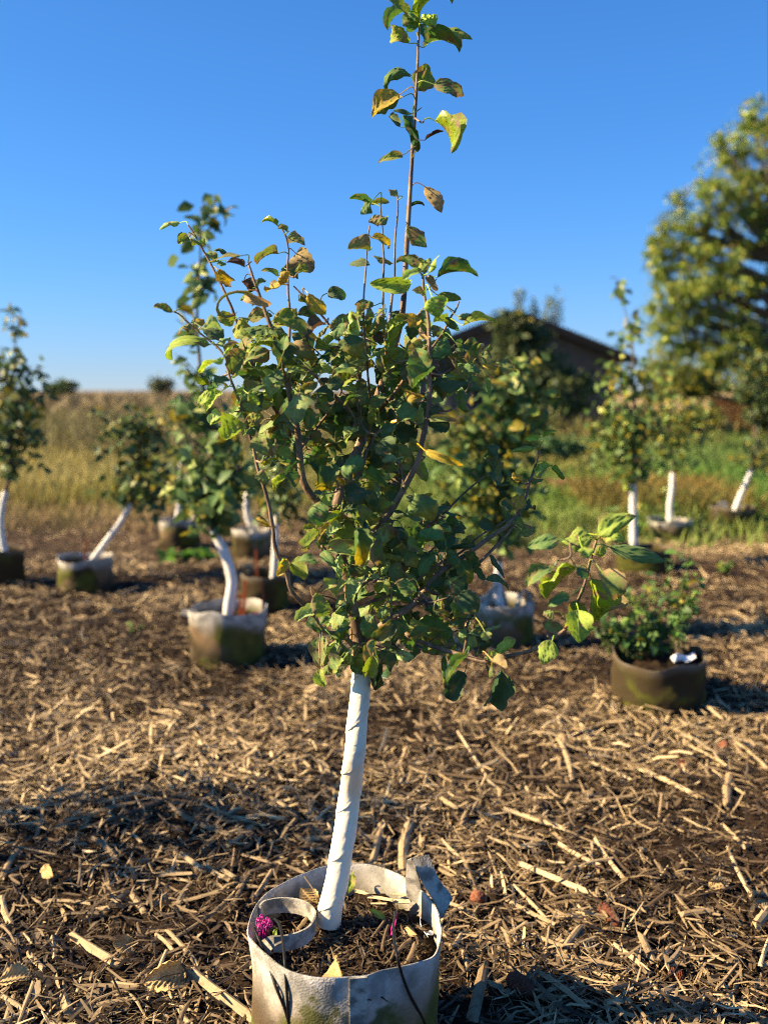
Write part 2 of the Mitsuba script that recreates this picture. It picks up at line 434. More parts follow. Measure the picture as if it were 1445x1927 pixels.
POTS = []          # (x, y, radius), kept free of mulch


def free(x, y):
    ok = np.ones(len(x), bool)
    for a, b, r in POTS:
        ok &= np.hypot(x - a, y - b) > r * 0.97
    return ok


def scatter(n, z0, z1, power=1.0, wide=0.50):
    """Random spots on the ground inside a wedge a little wider than the view."""
    y = z0 + (z1 - z0) * rng.random(n * 2) ** power
    x = rng.uniform(-1, 1, n * 2) * (wide * y + 0.12)
    k = free(x, y)
    return x[k][:n], y[k][:n]


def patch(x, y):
    """Mulch varies: 0 in dark bare soil and painted shade, 1 where pale straw lies thick."""
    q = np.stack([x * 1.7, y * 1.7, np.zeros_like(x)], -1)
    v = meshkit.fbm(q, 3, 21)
    dark = np.exp(-(((x + 0.55) / 0.5) ** 2 + ((y - 2.25) / 0.30) ** 2)) * 0.40 + np.exp(-(((x - 0.1) / 0.5) ** 2 + ((y - 1.72) / 0.22) ** 2)) * 0.18  # left spot: dark soil, darkened also to paint in shade from the left
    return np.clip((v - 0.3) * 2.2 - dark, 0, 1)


# ---------------------------------------------------------------- leaves
leaf_no = [0]


def leaf_mesh(base, tip, W, normal, tone, bend=20.0, fold=22.0, cup=25.0, pucker=1.0, petiole_from=None, nu=11, nv=13, twist=0.0, seed=0):
    """A blade with toothed edge, V fold, cupped sides, quilting between veins and an arched midrib: (v, f, uv)."""
    base, tip = np.asarray(base, float), np.asarray(tip, float)
    rs = np.random.default_rng(seed)
    a = tip - base
    Lc = np.linalg.norm(a) + 1e-9
    a = a / Lc
    n = np.asarray(normal, float)
    n = unit(n - a * (n @ a))
    s = np.linspace(0, 1, nv)
    B = math.radians(bend)
    th = B * (0.5 - s)                                           # tangent angle off the chord, arched towards +n
    # the tip droops more than the base
    th = th - abs(B) * 0.25 * np.clip(s - 0.55, 0, 1) ** 2 * 4
    step = 1.0 / (nv - 1)
    px = np.r_[0, np.cumsum(np.cos((th[1:] + th[:-1]) / 2))] * step
    pn = np.r_[0, np.cumsum(np.sin((th[1:] + th[:-1]) / 2))] * step
    sc = Lc / max(math.hypot(px[-1], pn[-1]), 0.25)
    side0 = np.cross(n, a)
    rot = math.atan2(pn[-1], px[-1])
    c0, s0 = math.cos(-rot), math.sin(-rot)
    qx, qn = (px * c0 - pn * s0) * sc, (px * s0 + pn * c0) * sc
    th = th - rot
    L = sc
    spine = base + qx[:, None] * a + qn[:, None] * n
    Nn = np.cos(th)[:, None] * n - np.sin(th)[:, None] * a
    tw = np.radians(twist) * s
    side = np.cos(tw)[:, None] * side0 + np.sin(tw)[:, None] * Nn
    Nn = np.cos(tw)[:, None] * Nn - np.sin(tw)[:, None] * side0
    prof = np.sin(np.pi * np.clip(s, 0, 1) ** 0.78) ** 0.72 * (1 - 0.12 * s)
    prof[0], prof[-1] = 0.02, 0.01
    prof = prof * (1 + 0.06 * rs.normal(size=nv))
    c = np.linspace(-1, 1, nu)
    t_ = np.linspace(0, 1, 9)
    W = W / max(float(np.cos(math.radians(fold) + math.radians(cup) * t_).mean()), 0.55)
    fold_s = np.radians(fold + rs.normal(0, 8, 2))
    cup_s = np.radians(cup + rs.normal(0, 22, 2))
    pts = np.zeros((nv, nu, 3))
    wav = rs.uniform(0, 6.28, 4)
    for k in range(nv):
        half = prof[k] * W / 2
        for sd in (0, 1):
            idx = range(nu // 2, -1, -1) if sd == 0 else range(nu // 2, nu)
            x = z = 0.0
            last = 0.0
            fs = fold_s[sd] * (0.6 + 0.4 * math.sin(math.pi * s[k]))
            for q in idx:
                r = abs(c[q])
                ang = fs + cup_s[sd] * (r + last) / 2 * (1 + 0.5 * math.sin(3 * s[k] + wav[sd]))
                x += math.cos(ang) * (r - last) * half
                z += math.sin(ang) * (r - last) * half
                last = r
                rip = 0.11 * W * r * r * math.sin(9 * s[k] + wav[2 + sd]) * min(prof[k], 1)
                quilt = 0.058 * W * pucker * math.sin(2 * math.pi * (8 * s[k] - 2.5 * r)) * min(r * 3, 1) * (1 - r)
                pts[k, q] = spine[k] + side[k] * (x if sd else -x) + Nn[k] * (z + rip + quilt)
    tooth = 0.035 * W * (np.arange(nv) % 2 - 0.5)
    pts[:, 0] -= side * tooth[:, None] * prof[:, None]
    pts[:, -1] += side * tooth[:, None] * prof[:, None]
    lid = leaf_no[0] % 900
    leaf_no[0] += 1
    t = TONES[tone]
    U = t + 0.05 + 0.9 * np.broadcast_to((c + 1) / 2, (nv, nu))
    Vv = lid + 0.02 + 0.96 * np.broadcast_to(s[:, None], (nv, nu))
    v = pts.reshape(-1, 3)
    uv = np.stack([U, Vv], -1).reshape(-1, 2)
    i, j = np.meshgrid(np.arange(nv - 1), np.arange(nu - 1), indexing='ij')
    q = np.stack([i * nu + j, i * nu + j + 1, (i + 1) * nu + j + 1, (i + 1) * nu + j], -1).reshape(-1, 4)
    f = np.vstack([q[:, [0, 1, 2]], q[:, [0, 2, 3]]])
    if petiole_from is not None:
        o = np.asarray(petiole_from, float)
        mid = (o + base) / 2 - (a * 0.12 * np.linalg.norm(base - o)) + np.array([0, 0, 0.10]) * np.linalg.norm(base - o)
        pp = smooth_path([o, mid, base, base + a * 0.10 * L * math.cos(B / 2) + n * 0.1 * L * math.sin(B / 2)], 8)
        pv, pf = tube(pp, np.linspace(0.0011, 0.0007, 8), 5, cap=False)
        f = np.vstack([f, pf + len(v)])
        v = np.vstack([v, pv])
        uv = np.vstack([uv, np.column_stack([np.full(len(pv), t + 0.5), np.full(len(pv), lid + 0.05)])])
    return v, f, uv


# ---------------------------------------------------------------- the near tree
ZT = 1.54
PXM = ZT / FPX                                                    # metres per photograph pixel at the tree
pot_c = (on_plane(647, 1735, 0.27))
POT = np.array([pot_c[0], pot_c[1] - 0.004])
tree = thing('apple_tree', 'young apple tree with white wrapped stem, spotted curling leaves, in the nearest grow bag', 'tree')

z_base = depth_of(on_plane(613, 1765, 0.215))
trunk_px = [(611, 1790, z_base - .005, 21), (613, 1762, z_base, 23), (622, 1710, z_base, 22.5), (634, 1655, z_base + .002, 21.5), (648, 1570, z_base + .006, 20.8), (659, 1490, z_base + .01, 20),
            (667, 1420, 1.525, 19.3), (673, 1350, 1.53, 18.6), (681, 1268, 1.535, 17.2)]
stem_px = [(681, 1275, 1.535, 14.5), (678, 1235, 1.535, 14.5), (671, 1195, 1.536, 13.5), (664, 1150, 1.538, 11.5), (657, 1110, 1.54, 10.5), (646, 1065, 1.542, 10), (634, 1010, 1.545, 10), (633, 960, 1.55, 10),
           (648, 900, 1.555, 9.5), (676, 840, 1.56, 9), (705, 765, 1.56, 8.5), (730, 690, 1.56, 8), (748, 630, 1.56, 6), (758, 580, 1.56, 5.5), (766, 451, 1.56, 4.6), (770, 388, 1.56, 4.2), (775, 300, 1.56, 3.6), (781, 208, 1.555, 3.2),
           (785, 138, 1.55, 2.7), (787, 78, 1.55, 2.1), (790, 40, 1.55, 1.5)]


def px_path(l, n):
    q = np.array([[*P(a, b, z), r * z / FPX] for a, b, z, r in l])
    q = smooth_path(q, n)
    return q[:, :3], np.maximum(q[:, 3], 2e-4)


# paper wrap, wound as a spiral with lapped edge and creases
wp, wr = px_path([(617.5, 1741, z_base, 22.8)] + trunk_px[2:], 340)
wf = frames(wp)
LAP = 0.082


def wound(k, ang):
    k = k.astype(int)
    d = np.cos(ang)[..., None] * wf[1][k] + np.sin(ang)[..., None] * wf[2][k]
    th, z = np.arctan2(d[..., 1], d[..., 0]), (wp[k] + d * 0.02)[..., 2]
    ph = z / LAP - th / (2 * np.pi) + 0.35
    fr = ph - np.floor(ph)
    crease = (meshkit.noise(np.stack([z * 170 - th * 4.5, th * 1.2, z * 0], -1), 3) - 0.5) * np.exp(-(np.minimum(fr, 1 - fr) / 0.16) ** 2)
    q = np.stack([z * 40 - th * 0.8, th * 1.5, z * 0], -1)
    return 0.0016 * (1 - fr) ** 2 + 0.0008 * (meshkit.fbm(q, 2, 4) - 0.5) + 0.0013 * crease


AX = [np.polyfit(wp[:, 2], wp[:, c], 4)[::-1].tolist() for c in (0, 1)]


part(tree, 'trunk_wrap', tube(wp, wr, 72, cap=True, bump=wound), 'wrap_paper', smooth=True, label='white paper wrap wound in a spiral round the stem')
bp, br = px_path(trunk_px[:3], 14)
part(tree, 'root_collar', tube(bp - [0, 0, 0.012], br * 0.95, 16), 'soil_skin', smooth=True, label='dark stem base below the wrap')
sp, sr = px_path(stem_px, 120)


def knobs(k, ang):
    s = k * 1.0
    return 0.0007 * (meshkit.fbm(np.stack([s * 0.35, np.cos(ang) * 1.5, np.sin(ang) * 1.5], -1), 3, 8) - 0.5) * np.clip(1.4 - s / 90, 0.3, 1)


part(tree, 'trunk', tube(sp, sr, 14, bump=knobs), 'bark', smooth=True)
BR = [  # (points x, y, depth), start radius, end radius in pixels
    [(742, 520, 1.55), (744, 443, 1.55), (749, 393, 1.55), (747, 368, 1.55)], 3.2, 1.6, [(730, 680, 1.555), (736, 582, 1.552)],
    [(721, 568, 1.54), (722, 484, 1.54), (719, 429, 1.54), (715, 388, 1.54)], 3, 1.5, [(727, 690, 1.555), (724, 630, 1.545)],
    [(685, 568, 1.52), (688, 500, 1.52), (691, 457, 1.52), (696, 424, 1.52)], 2.8, 1.5, [(700, 770, 1.55), (691, 693, 1.53), (686, 620, 1.52)],
    [(732, 967, 1.50), (748, 941, 1.495), (783, 876, 1.48), (794, 831, 1.47), (803, 790, 1.465), (808, 741, 1.46), (809, 690, 1.46), (808, 638, 1.46), (804, 593, 1.46), (799, 558, 1.46), (795, 520, 1.46)], 8, 2.6, [(652, 1085, 1.54), (690, 1020, 1.52)],
    [(804, 545, 1.46), (821, 524, 1.46)], 1.8, 1.3, [],
    [(810, 660, 1.465), (832, 628, 1.48), (848, 595, 1.49), (856, 585, 1.49), (864, 567, 1.49)], 3.0, 1.8, [],
    [(641, 1192, 1.51), (612, 1188, 1.50), (580, 1147, 1.49), (549, 1112, 1.48), (538, 1081, 1.475), (519, 1036, 1.47), (511, 988, 1.465), (500, 929, 1.46), (483, 870, 1.455), (466, 801, 1.45), (449, 751, 1.45), (433, 706, 1.45), (424, 673, 1.45), (408, 652, 1.45), (375, 626, 1.45), (355, 607, 1.45), (340, 592, 1.45), (328, 586, 1.45)], 5.4, 1.6, [(668, 1222, 1.53)],
    [(621, 970, 1.52), (587, 932, 1.51), (569, 898, 1.505), (563, 849, 1.50), (556, 790, 1.495), (543, 737, 1.49), (535, 712, 1.49), (521, 665, 1.485), (510, 621, 1.48), (494, 574, 1.48), (477, 524, 1.48), (466, 495, 1.48)], 9, 2.3, [(636, 1012, 1.54)],
    [(560, 820, 1.50), (530, 790, 1.53), (490, 715, 1.55), (456, 640, 1.56), (436, 576, 1.56), (416, 535, 1.56), (399, 502, 1.56), (383, 471, 1.56), (369, 446, 1.56), (354, 423, 1.56)], 5, 1.8, [],
    [(545, 735, 1.49), (543, 662, 1.50), (545, 596, 1.50), (542, 551, 1.50), (541, 507, 1.50), (541, 468, 1.50), (535, 440, 1.50), (531, 432, 1.50)], 3.4, 1.7, [],
    [(700, 780, 1.56), (672, 700, 1.53), (640, 643, 1.51), (607, 596, 1.5), (577, 563, 1.49), (553, 538, 1.49)], 4.4, 1.6, [],
    [(690, 815, 1.55), (650, 765, 1.52), (593, 709, 1.48), (546, 668, 1.475)], 4.2, 2, [],
    [(690, 1200, 1.535), (718, 1178, 1.53), (749, 1157, 1.53), (774, 1140, 1.53), (808, 1102, 1.54), (831, 1075, 1.54), (883, 1040, 1.56), (921, 1012, 1.56), (958, 986, 1.56), (987, 943, 1.56), (994, 918, 1.56), (1008, 873, 1.56), (1016, 838, 1.56)], 8.5, 1.9, [(676, 1222, 1.535)],
    [(800, 1110, 1.53), (831, 1116, 1.54), (883, 1076, 1.55), (921, 1040, 1.56), (958, 1000, 1.565), (978, 968, 1.565)], 4.6, 2.2, [],
    [(808, 990, 1.59), (869, 932, 1.60), (900, 905, 1.60), (918, 891, 1.60)], 3.6, 1.7, [(690, 1030, 1.55), (750, 1015, 1.57)],
    [(760, 1110, 1.56), (820, 1065, 1.58), (866, 1040, 1.59), (904, 1008, 1.60), (960, 975, 1.60)], 3.8, 1.8, [(690, 1135, 1.545)],
    [(739, 1170, 1.53), (767, 1195, 1.51), (784, 1206, 1.50), (830, 1222, 1.48), (887, 1239, 1.46), (911, 1245, 1.45), (963, 1233, 1.44), (1004, 1223, 1.43), (1039, 1202, 1.43), (1066, 1182, 1.43), (1080, 1150, 1.43), (1090, 1125, 1.43), (1101, 1095, 1.43), (1111, 1050, 1.43), (1122, 1017, 1.43)], 5.6, 2.6, [],
    [(735, 1165, 1.53), (737, 1130, 1.53), (738, 1100, 1.535)], 2.8, 1.8, [],
    [(873, 1230, 1.465), (880, 1195, 1.46), (882, 1172, 1.46)], 3.6, 1.8, [],
    [(760, 930, 1.495), (757, 890, 1.50), (752, 876, 1.50)], 1.6, 1.2, [],
    [(808, 720, 1.46), (775, 700, 1.48), (742, 740, 1.51), (700, 790, 1.54)][::-1], 5, 2.6, [],
    [(690, 830, 1.55), (672, 760, 1.56), (676, 720, 1.56), (680, 690, 1.56)], 3.4, 2, [],
    [(633, 960, 1.55), (672, 900, 1.57), (690, 850, 1.57), (715, 800, 1.59)], 7, 3, [],
    [(809, 760, 1.46), (850, 770, 1.50), (905, 695, 1.52), (935, 690, 1.52)], 2.6, 1.3, [],
    [(700, 990, 1.53), (690, 960, 1.52), (668, 940, 1.51), (665, 910, 1.5)], 3, 1.5, [],
    [(560, 850, 1.505), (600, 800, 1.58), (640, 740, 1.62), (660, 660, 1.64)], 4, 1.6, [],
    [(700, 820, 1.56), (760, 780, 1.62), (830, 730, 1.65), (880, 690, 1.66)], 4, 1.6, [],
    [(640, 1000, 1.545), (700, 940, 1.6), (760, 900, 1.64), (800, 860, 1.65)], 4, 1.6, [],
    [(660, 1120, 1.54), (700, 1090, 1.59), (780, 1060, 1.63), (840, 1010, 1.65)], 4, 1.6, [],
    [(676, 1205, 1.535), (720, 1200, 1.57), (770, 1230, 1.59), (820, 1200, 1.6)], 4, 1.6, [],
    [(650, 1080, 1.54), (620, 1040, 1.52), (600, 1020, 1.51)], 3, 1.5, [],
    [(664, 1160, 1.53), (630, 1130, 1.50), (600, 1120, 1.49)], 2.6, 1.4, [],
]
node_px, node_w = [], []                                          # sampled points of all wood, for petioles


def add_nodes(w):
    for q in w:
        z = depth_of(q)
        node_px.append(((q - CAM) @ RIGHT / z * FPX + CX, CY - (q - CAM) @ UP / z * FPX, z))
        node_w.append(q)


add_nodes(sp)
for k in range(0, len(BR), 4):
    pts, r0, r1, pre = BR[k:k + 4]
    pts = pre + pts
    q = np.array([P(*a) for a in pts])
    n = max(10, int(np.linalg.norm(np.diff(q, axis=0), axis=1).sum() / 0.008))
    w = smooth_path(q, n)
    w = w + (meshkit.fbm(w * 22, 2, 31)[:, None] - 0.5) * np.array([0.004, 0.004, 0.002])
    t = np.linspace(0, 1, n)
    rr = (r0 * (1 - t) ** 0.8 + r1 * (1 - (1 - t) ** 0.8)) * PXM * 0.84
    rr = rr * (1 + 0.13 * (meshkit.noise(np.stack([np.arange(n) * 0.55, np.full(n, k * 1.0), np.zeros(n)], -1), 5) - 0.3))
    part(tree, 'branch', tube(w, rr, 9), 'bark', smooth=True)
    add_nodes(w[n // 8:])
NPX, NW = np.array(node_px), np.array(node_w)

# traced leaves: blocks of (origin, scale), then "base x y, tip x y, width, tone, arch" in that block's own pixels
LEAVES = """
@ 600 0 3.6125
600 110 430 -10 90 y 40|680 120 905 25 110 l 90|630 75 470 205 85 g 50|610 290 490 165 140 y 15|690 165 595 85 115 g 20|695 150 805 100 120 l 30|690 160 712 305 110 d 15|735 250 1045 265 160 y 40|710 320 955 355 115 g 45
668 612 740 432 150 y 20|625 520 465 625 90 g 100|548 640 360 800 150 Y 40|545 670 385 775 90 g 50|630 775 500 755 32 d 40|550 860 480 785 60 d 20|640 785 672 1032 165 g 15|790 820 900 1042 140 y 30|720 950 850 890 45 b 10
780 570 985 650 90 m 60|570 1055 403 1110 55 y 70|720 1265 835 1445 110 t 25|600 1420 714 1400 42 d 60|605 1540 735 1680 105 m -60|535 1330 470 1285 50 m 20|360 1390 480 1375 50 y 30|350 1390 205 1352 60 g 60|350 1380 285 1455 75 g 20
470 1480 335 1510 95 m 40|360 1615 465 1690 45 Y 110|350 1700 195 1690 95 m 30|345 1800 205 1805 62 d 40|500 1790 360 1738 80 d 20
@ 250 330 3.6125
320 320 180 372 70 p 35|380 420 305 462 65 y 10|388 430 470 470 62 y 10|460 460 495 470 42 g 10|562 582 505 525 45 g 60|640 540 550 512 45 d 70|735 545 530 582 55 m 25|760 620 635 590 50 b 20|578 640 665 722 80 Y 90|630 610 570 600 52 g 30
905 720 830 750 42 d 20|755 712 790 795 85 b 30|780 800 730 850 62 g 20|760 830 925 880 55 t 140|985 340 880 320 42 y 30|1050 380 985 362 45 m 20|1050 420 1170 475 100 m 30|985 530 845 605 80 m 45|1110 530 1225 650 105 t 40|1190 650 1100 652 62 y 20
990 680 870 650 46 g 40|1010 640 1125 705 130 d 25|990 742 1065 650 92 Y 15|1000 752 910 792 100 Y 10|270 930 140 890 60 m 30|390 1010 308 1085 112 m 25|490 1000 400 985 62 Y 20|690 985 570 955 96 y 20|680 1080 815 1040 135 l 30|810 885 680 935 40 m 190
780 970 952 955 98 m 25|525 1150 272 1255 110 l 100|480 1040 600 1060 82 p 30|570 1150 665 1100 112 p 30|620 1240 447 1345 145 l 20|500 1375 480 1425 92 y 10|840 1090 700 1205 135 m 20|890 1100 985 1100 62 p 20|982 962 1160 1112 150 y 10|1060 920 1010 950 62 Y 10|1060 960 1115 900 62 Y 20
1130 850 1272 930 92 d 20|1190 800 1312 945 100 Y 15|1320 800 1442 835 72 d 45|1300 1010 1190 1125 122 b 40|1430 1000 1380 1120 82 g 20|930 1190 722 1315 145 m 35|670 1370 915 1400 130 g 30|870 1300 905 1405 82 y 15|545 1450 445 1580 72 l 60|600 1470 500 1600 92 l 30
755 1685 615 1800 155 l 40|640 1640 540 1692 72 y 15|760 1470 900 1440 72 g 20
@ 360 560 6.0208
640 1100 862 990 130 g 25|640 1090 780 1200 122 y 15|910 1050 800 1172 130 p 25|1005 1180 755 1312 150 p 30|900 1385 1012 1290 92 Y 10|1235 1070 1175 1445 330 p 15|1050 912 880 900 132 g 20|1335 910 1070 900 100 p 40|1300 850 1080 822 112 p 30|1100 1060 1000 1155 105 d 20
600 612 440 640 122 d 20|250 960 440 930 112 d 15|350 1340 225 1435 102 p 30|650 1390 805 1330 132 y 10|640 1285 775 1220 122 y 10|1090 590 975 540 82 p 20|930 492 780 480 122 p 25|1000 420 1085 470 92 g 25|1120 600 1395 700 130 m 120|1200 190 1425 272 112 d 30
300 1010 260 1090 90 g 20|420 1010 360 960 70 d 20|1010 590 1090 520 80 g 20|930 850 1040 900 110 d 20|1260 940 1180 1000 100 d 30|540 1230 470 1320 90 g 20
@ 560 560 6.0208
600 300 437 492 112 p 35|620 322 862 300 62 g 30|640 382 745 420 130 t 20|620 470 642 672 190 d 20|512 590 328 732 122 d 30|812 680 600 862 155 p 20|632 882 400 902 122 p 25|500 802 388 862 92 d 20|780 950 630 1042 152 d 20|642 940 540 982 122 p 30
650 1080 500 1032 92 p 20|880 760 902 982 132 d 10|975 135 895 352 165 m 25|1012 240 968 402 92 g 20|920 380 932 512 82 b 20|1050 182 1182 200 112 d 20|1245 258 1018 385 122 l 25|1252 248 1068 632 165 l 25|1085 428 1030 622 125 l 15|1000 602 828 692 82 l 20
1352 200 1268 335 122 Y 15|1405 650 1065 662 58 y 20|1180 702 1352 802 152 d 20|1172 750 955 942 92 p 20|1000 962 1145 930 82 m 20|1240 1080 1435 1122 112 Y 30|1080 1212 1262 1262 112 d 20|1272 1340 1015 1445 112 Y 80|870 222 778 262 112 m 20|790 122 690 202 112 m 20|750 222 638 262 112 d 20
862 92 640 80 82 d 30|232 960 108 1052 112 m 35|232 932 335 1052 122 b 30|150 1152 345 1192 102 y 20|430 1190 502 1442 255 d 15|305 1215 298 1445 205 d 15|330 982 532 962 152 d 20|540 1102 742 1152 122 d 20|840 1142 830 1242 52 p 20|690 1292 722 1442 200 d 20|430 290 208 512 112 m 20
940 1080 1010 1180 120 d 20|1200 1290 1150 1390 130 d 20|880 1260 960 1400 150 d 20|1320 820 1230 900 130 d 20|560 1330 600 1440 140 d 20
@ 740 440 6.0208
300 440 35 330 152 g 30|300 440 112 522 112 p 40|310 432 425 268 112 l 20|405 442 532 235 92 l 15|350 292 272 290 42 d 10|500 490 965 485 165 g 40|388 480 502 642 102 t 30|200 570 -270 562 135 l 30|340 702 210 640 72 m 20|440 712 500 945 330 l 25|500 692 772 742 142 y 15
592 1000 450 1000 92 l 25|590 952 745 1102 132 g 40|730 942 892 922 92 m 30|790 1042 1165 1010 125 l 25|402 1200 300 1060 82 t 20|400 1252 665 1345 205 g 15|700 1222 762 1342 92 g 20|790 1290 1025 1282 205 d 20|650 1390 790 1472 112 m 25|690 1440 722 1592 62 t 20
1000 1370 1115 1402 82 m 30|1010 1490 1165 1542 102 Y 20|1150 1460 1402 1572 92 m 40|1040 1602 1085 1865 72 y 30|450 1690 862 1682 122 d 30|700 1640 992 1775 172 d 40|890 1602 962 1722 82 y 20|560 1620 702 1622 62 p 20|450 1742 562 1882 122 d 20|300 1552 402 1562 72 g 20
1030 1332 1092 1270 62 y 20|440 1500 545 1622 112 b 20|550 1420 642 1562 150 b 20
@ 440 760 6.0208
170 220 305 120 122 y 10|150 342 312 230 132 g 25|460 212 278 342 132 p 25|290 342 425 592 205 m 25|460 602 542 460 82 t 20|742 330 700 582 165 d 20|602 342 500 402 102 d 20|540 482 602 602 122 d 20|480 622 330 692 102 y 15|395 862 235 830 135 m 30|582 802 468 1002 112 l 10|510 740 400 762 62 p 20
612 772 702 942 190 d 10|840 292 902 482 255 d 20|1060 402 950 470 102 d 20|1010 490 1225 562 132 d 20|910 622 1102 592 82 y 15|1050 652 1122 620 62 y 15|870 662 1012 862 122 d 20|1282 842 1038 770 62 y 25|1250 892 1050 932 92 Y 90|1102 1152 1018 962 112 p 15|1190 1242 1242 1050 72 d 15
1290 832 1322 1002 112 m 25|1440 922 1390 1072 82 m 20|1190 1262 928 1412 62 l 25|410 1392 178 1250 92 b 20|405 1392 250 1290 60 Y 20|920 1422 788 1390 112 y 20|1000 1002 890 1012 52 d 20
@ 640 760 6.0208
272 130 130 402 280 d 15|440 482 300 702 262 d 15|600 332 865 372 205 d 30|690 162 785 262 132 d 20|650 622 468 652 102 p 25|490 692 662 792 132 m 25|740 662 815 610 52 Y 20|1010 182 1092 20 112 d 20|1010 172 1345 202 62 m 60|960 530 1395 702 92 Y 60|560 872 682 962 182 b 20|602 842 735 942 132 d 20
300 1062 485 1162 142 y 20|580 1140 490 1162 52 l 20|232 1102 178 1372 182 m 25|302 1182 432 1292 152 g 20|332 1372 605 1342 165 m 25|850 1020 1045 1332 275 h 40|760 1032 852 1132 102 d 20|1160 1162 1262 1162 82 d 20|1170 1232 1425 1302 102 d 20|930 1332 700 1272 92 m 25|1240 1382 1432 1412 112 d 20|1060 1342 1202 1282 82 b 20|1120 1392 1232 1390 62 y 20
@ 540 980 6.0208
300 60 178 92 102 y 20|400 150 262 302 172 p 30|540 12 350 222 62 Y 30|640 82 470 182 165 p 25|530 202 370 312 122 d 20|550 222 642 332 152 d 20|690 92 640 202 62 l 90|790 90 852 492 255 h 20|822 92 982 242 152 p 25|980 352 890 562 132 p 20|760 502 982 602 132 d 20|1120 190 1162 472 272 d 12
1000 482 1102 582 142 d 20|600 400 622 642 215 p 25|730 372 710 522 72 g 20|680 502 732 612 112 d 20|340 482 130 440 102 g 25|40 482 212 672 195 y 25|0 440 -118 625 100 Y 30|-30 430 15 545 110 l 20|720 652 752 822 102 p 15|580 682 398 812 132 m 25|670 692 540 852 132 p 25|650 832 570 1002 122 g 20|290 870 525 1032 205 y 15
380 1012 108 1152 132 p 40|420 1062 380 1172 102 g 20|240 1132 372 1262 102 d 20|520 1102 450 1202 112 p 20|612 1160 642 1312 205 d 20|720 1132 620 1172 82 l 20|400 1302 368 1675 172 m 25|622 1382 400 1662 172 m 20|500 1302 622 1372 102 g 20|370 1682 422 1882 112 l 20|640 1562 560 1722 172 p 25|690 1512 640 1602 92 p 20|740 1512 700 1642 92 p 20
860 1490 838 1712 222 y 20|1000 1482 1062 1662 162 d 20|1000 1682 1010 1922 122 d 15|860 1162 922 1060 132 d 20|1140 982 1040 1122 102 p 20|980 1082 920 1162 92 p 20|1060 1222 1040 1302 62 p 20|1102 702 1010 802 72 l 20|1120 812 935 1022 112 y 15|1000 822 830 852 62 g 20|1102 562 1282 742 182 d 20|970 622 1062 652 82 p 20|1250 802 1442 782 82 g 20|1210 832 1432 932 142 d 20
@ 720 980 5.504
425 402 605 310 92 g 25|620 372 570 432 52 l 15|620 432 802 562 162 d 20|240 582 432 562 72 p 20|420 562 258 642 152 d 20|380 642 442 722 112 d 20|460 532 512 642 92 y 15|330 692 128 722 72 p 25|390 752 108 832 122 d 20|480 682 622 802 162 d 20|700 642 832 742 152 d 20|650 792 692 962 132 d 20
780 792 902 1042 172 d 20|930 822 952 942 62 y 20|1100 352 1265 602 72 d 20|940 502 1052 622 62 d 20|1060 612 1302 722 92 d 25|530 942 632 1042 112 d 20|540 942 612 952 42 p 20|430 922 532 1002 92 d 20|290 962 352 1062 92 d 20|680 1150 335 1202 195 g 25|560 1162 540 1342 195 m 25|660 1072 640 1282 112 g 20|690 1062 822 1142 122 d 20
790 1162 882 1192 72 g 20|890 1192 1062 1090 72 d 20|1000 1192 1232 1080 82 p 25|1060 1152 1082 1242 102 p 20|640 1392 650 1752 152 g 20|882 1385 668 1682 102 g 20|850 1572 690 1855 205 d 20|1180 1392 1380 1228 132 l 25|1062 1422 1272 1482 132 p 25|1130 1442 1282 1542 92 t 30|1230 1552 1108 1885 255 d 12
1070 1492 1092 1622 62 d 20|1130 1512 1110 1642 62 g 20|200 1182 202 1262 82 d 20|300 1302 280 1442 122 d 20|190 1332 222 1432 92 d 20|310 1252 335 1292 62 p 20|20 902 22 992 82 g 20|690 52 855 132 112 d 20|600 52 682 72 52 d 20|990 32 1152 82 122 d 20|40 1152 102 1302 152 d 20
@ 800 780 2.89
390 220 330 170 72 d 20|320 242 402 262 62 d 20|350 332 402 382 92 d 20|240 312 292 332 42 d 20|410 482 472 522 62 d 20|490 512 512 440 82 Y 15|470 342 538 352 57 Y 20|590 182 452 206 42 l 25|612 142 540 130 42 l 20|640 122 717 93 32 l 20|600 312 692 282 52 l 25|690 285 755 352 52 y 40|640 312 622 342 32 p 20|570 362 642 352 46 g 20
520 512 595 520 52 d 20|490 572 542 622 62 g 20|520 642 598 622 57 m 20|935 655 1155 552 82 l 45|910 672 738 692 78 l 30|730 682 557 722 62 g 25|965 675 1082 692 62 l 100|850 722 892 782 62 l 20|930 762 992 722 62 y 20|1005 722 1308 802 82 g 30|822 832 655 1005 152 l 15|690 842 562 945 62 g 45|902 892 880 1112 172 y 12
960 855 1040 995 92 m 80|820 1012 758 1165 115 y 15|832 1062 840 1242 82 l 20|782 992 670 1042 52 g 20|700 1072 638 1095 72 m 25|640 1132 745 1172 62 m 25|820 832 882 892 52 d 20|690 1232 638 1362 92 l 25
"""
FACE = {'g': (.62, -.42, .45), 'd': (.75, .30, .35), 'l': (.66, -.36, .40), 'y': (.75, .42, .22), 'Y': (.72, .25, .25), 'b': (.75, .1, .4), 't': (.65, -.4, .3), 'p': (.60, -.50, .42), 'm': (.68, -.3, .42), 'h': (.78, -.1, .35)}
DZ = {'g': -.012, 'd': .025, 'l': -.03, 'y': 0.0, 'Y': -.01, 'b': 0, 't': -.01, 'p': -.02, 'm': -.015, 'h': -.03}
all_leaves = []                                                    # (size, mesh)
twigs = []


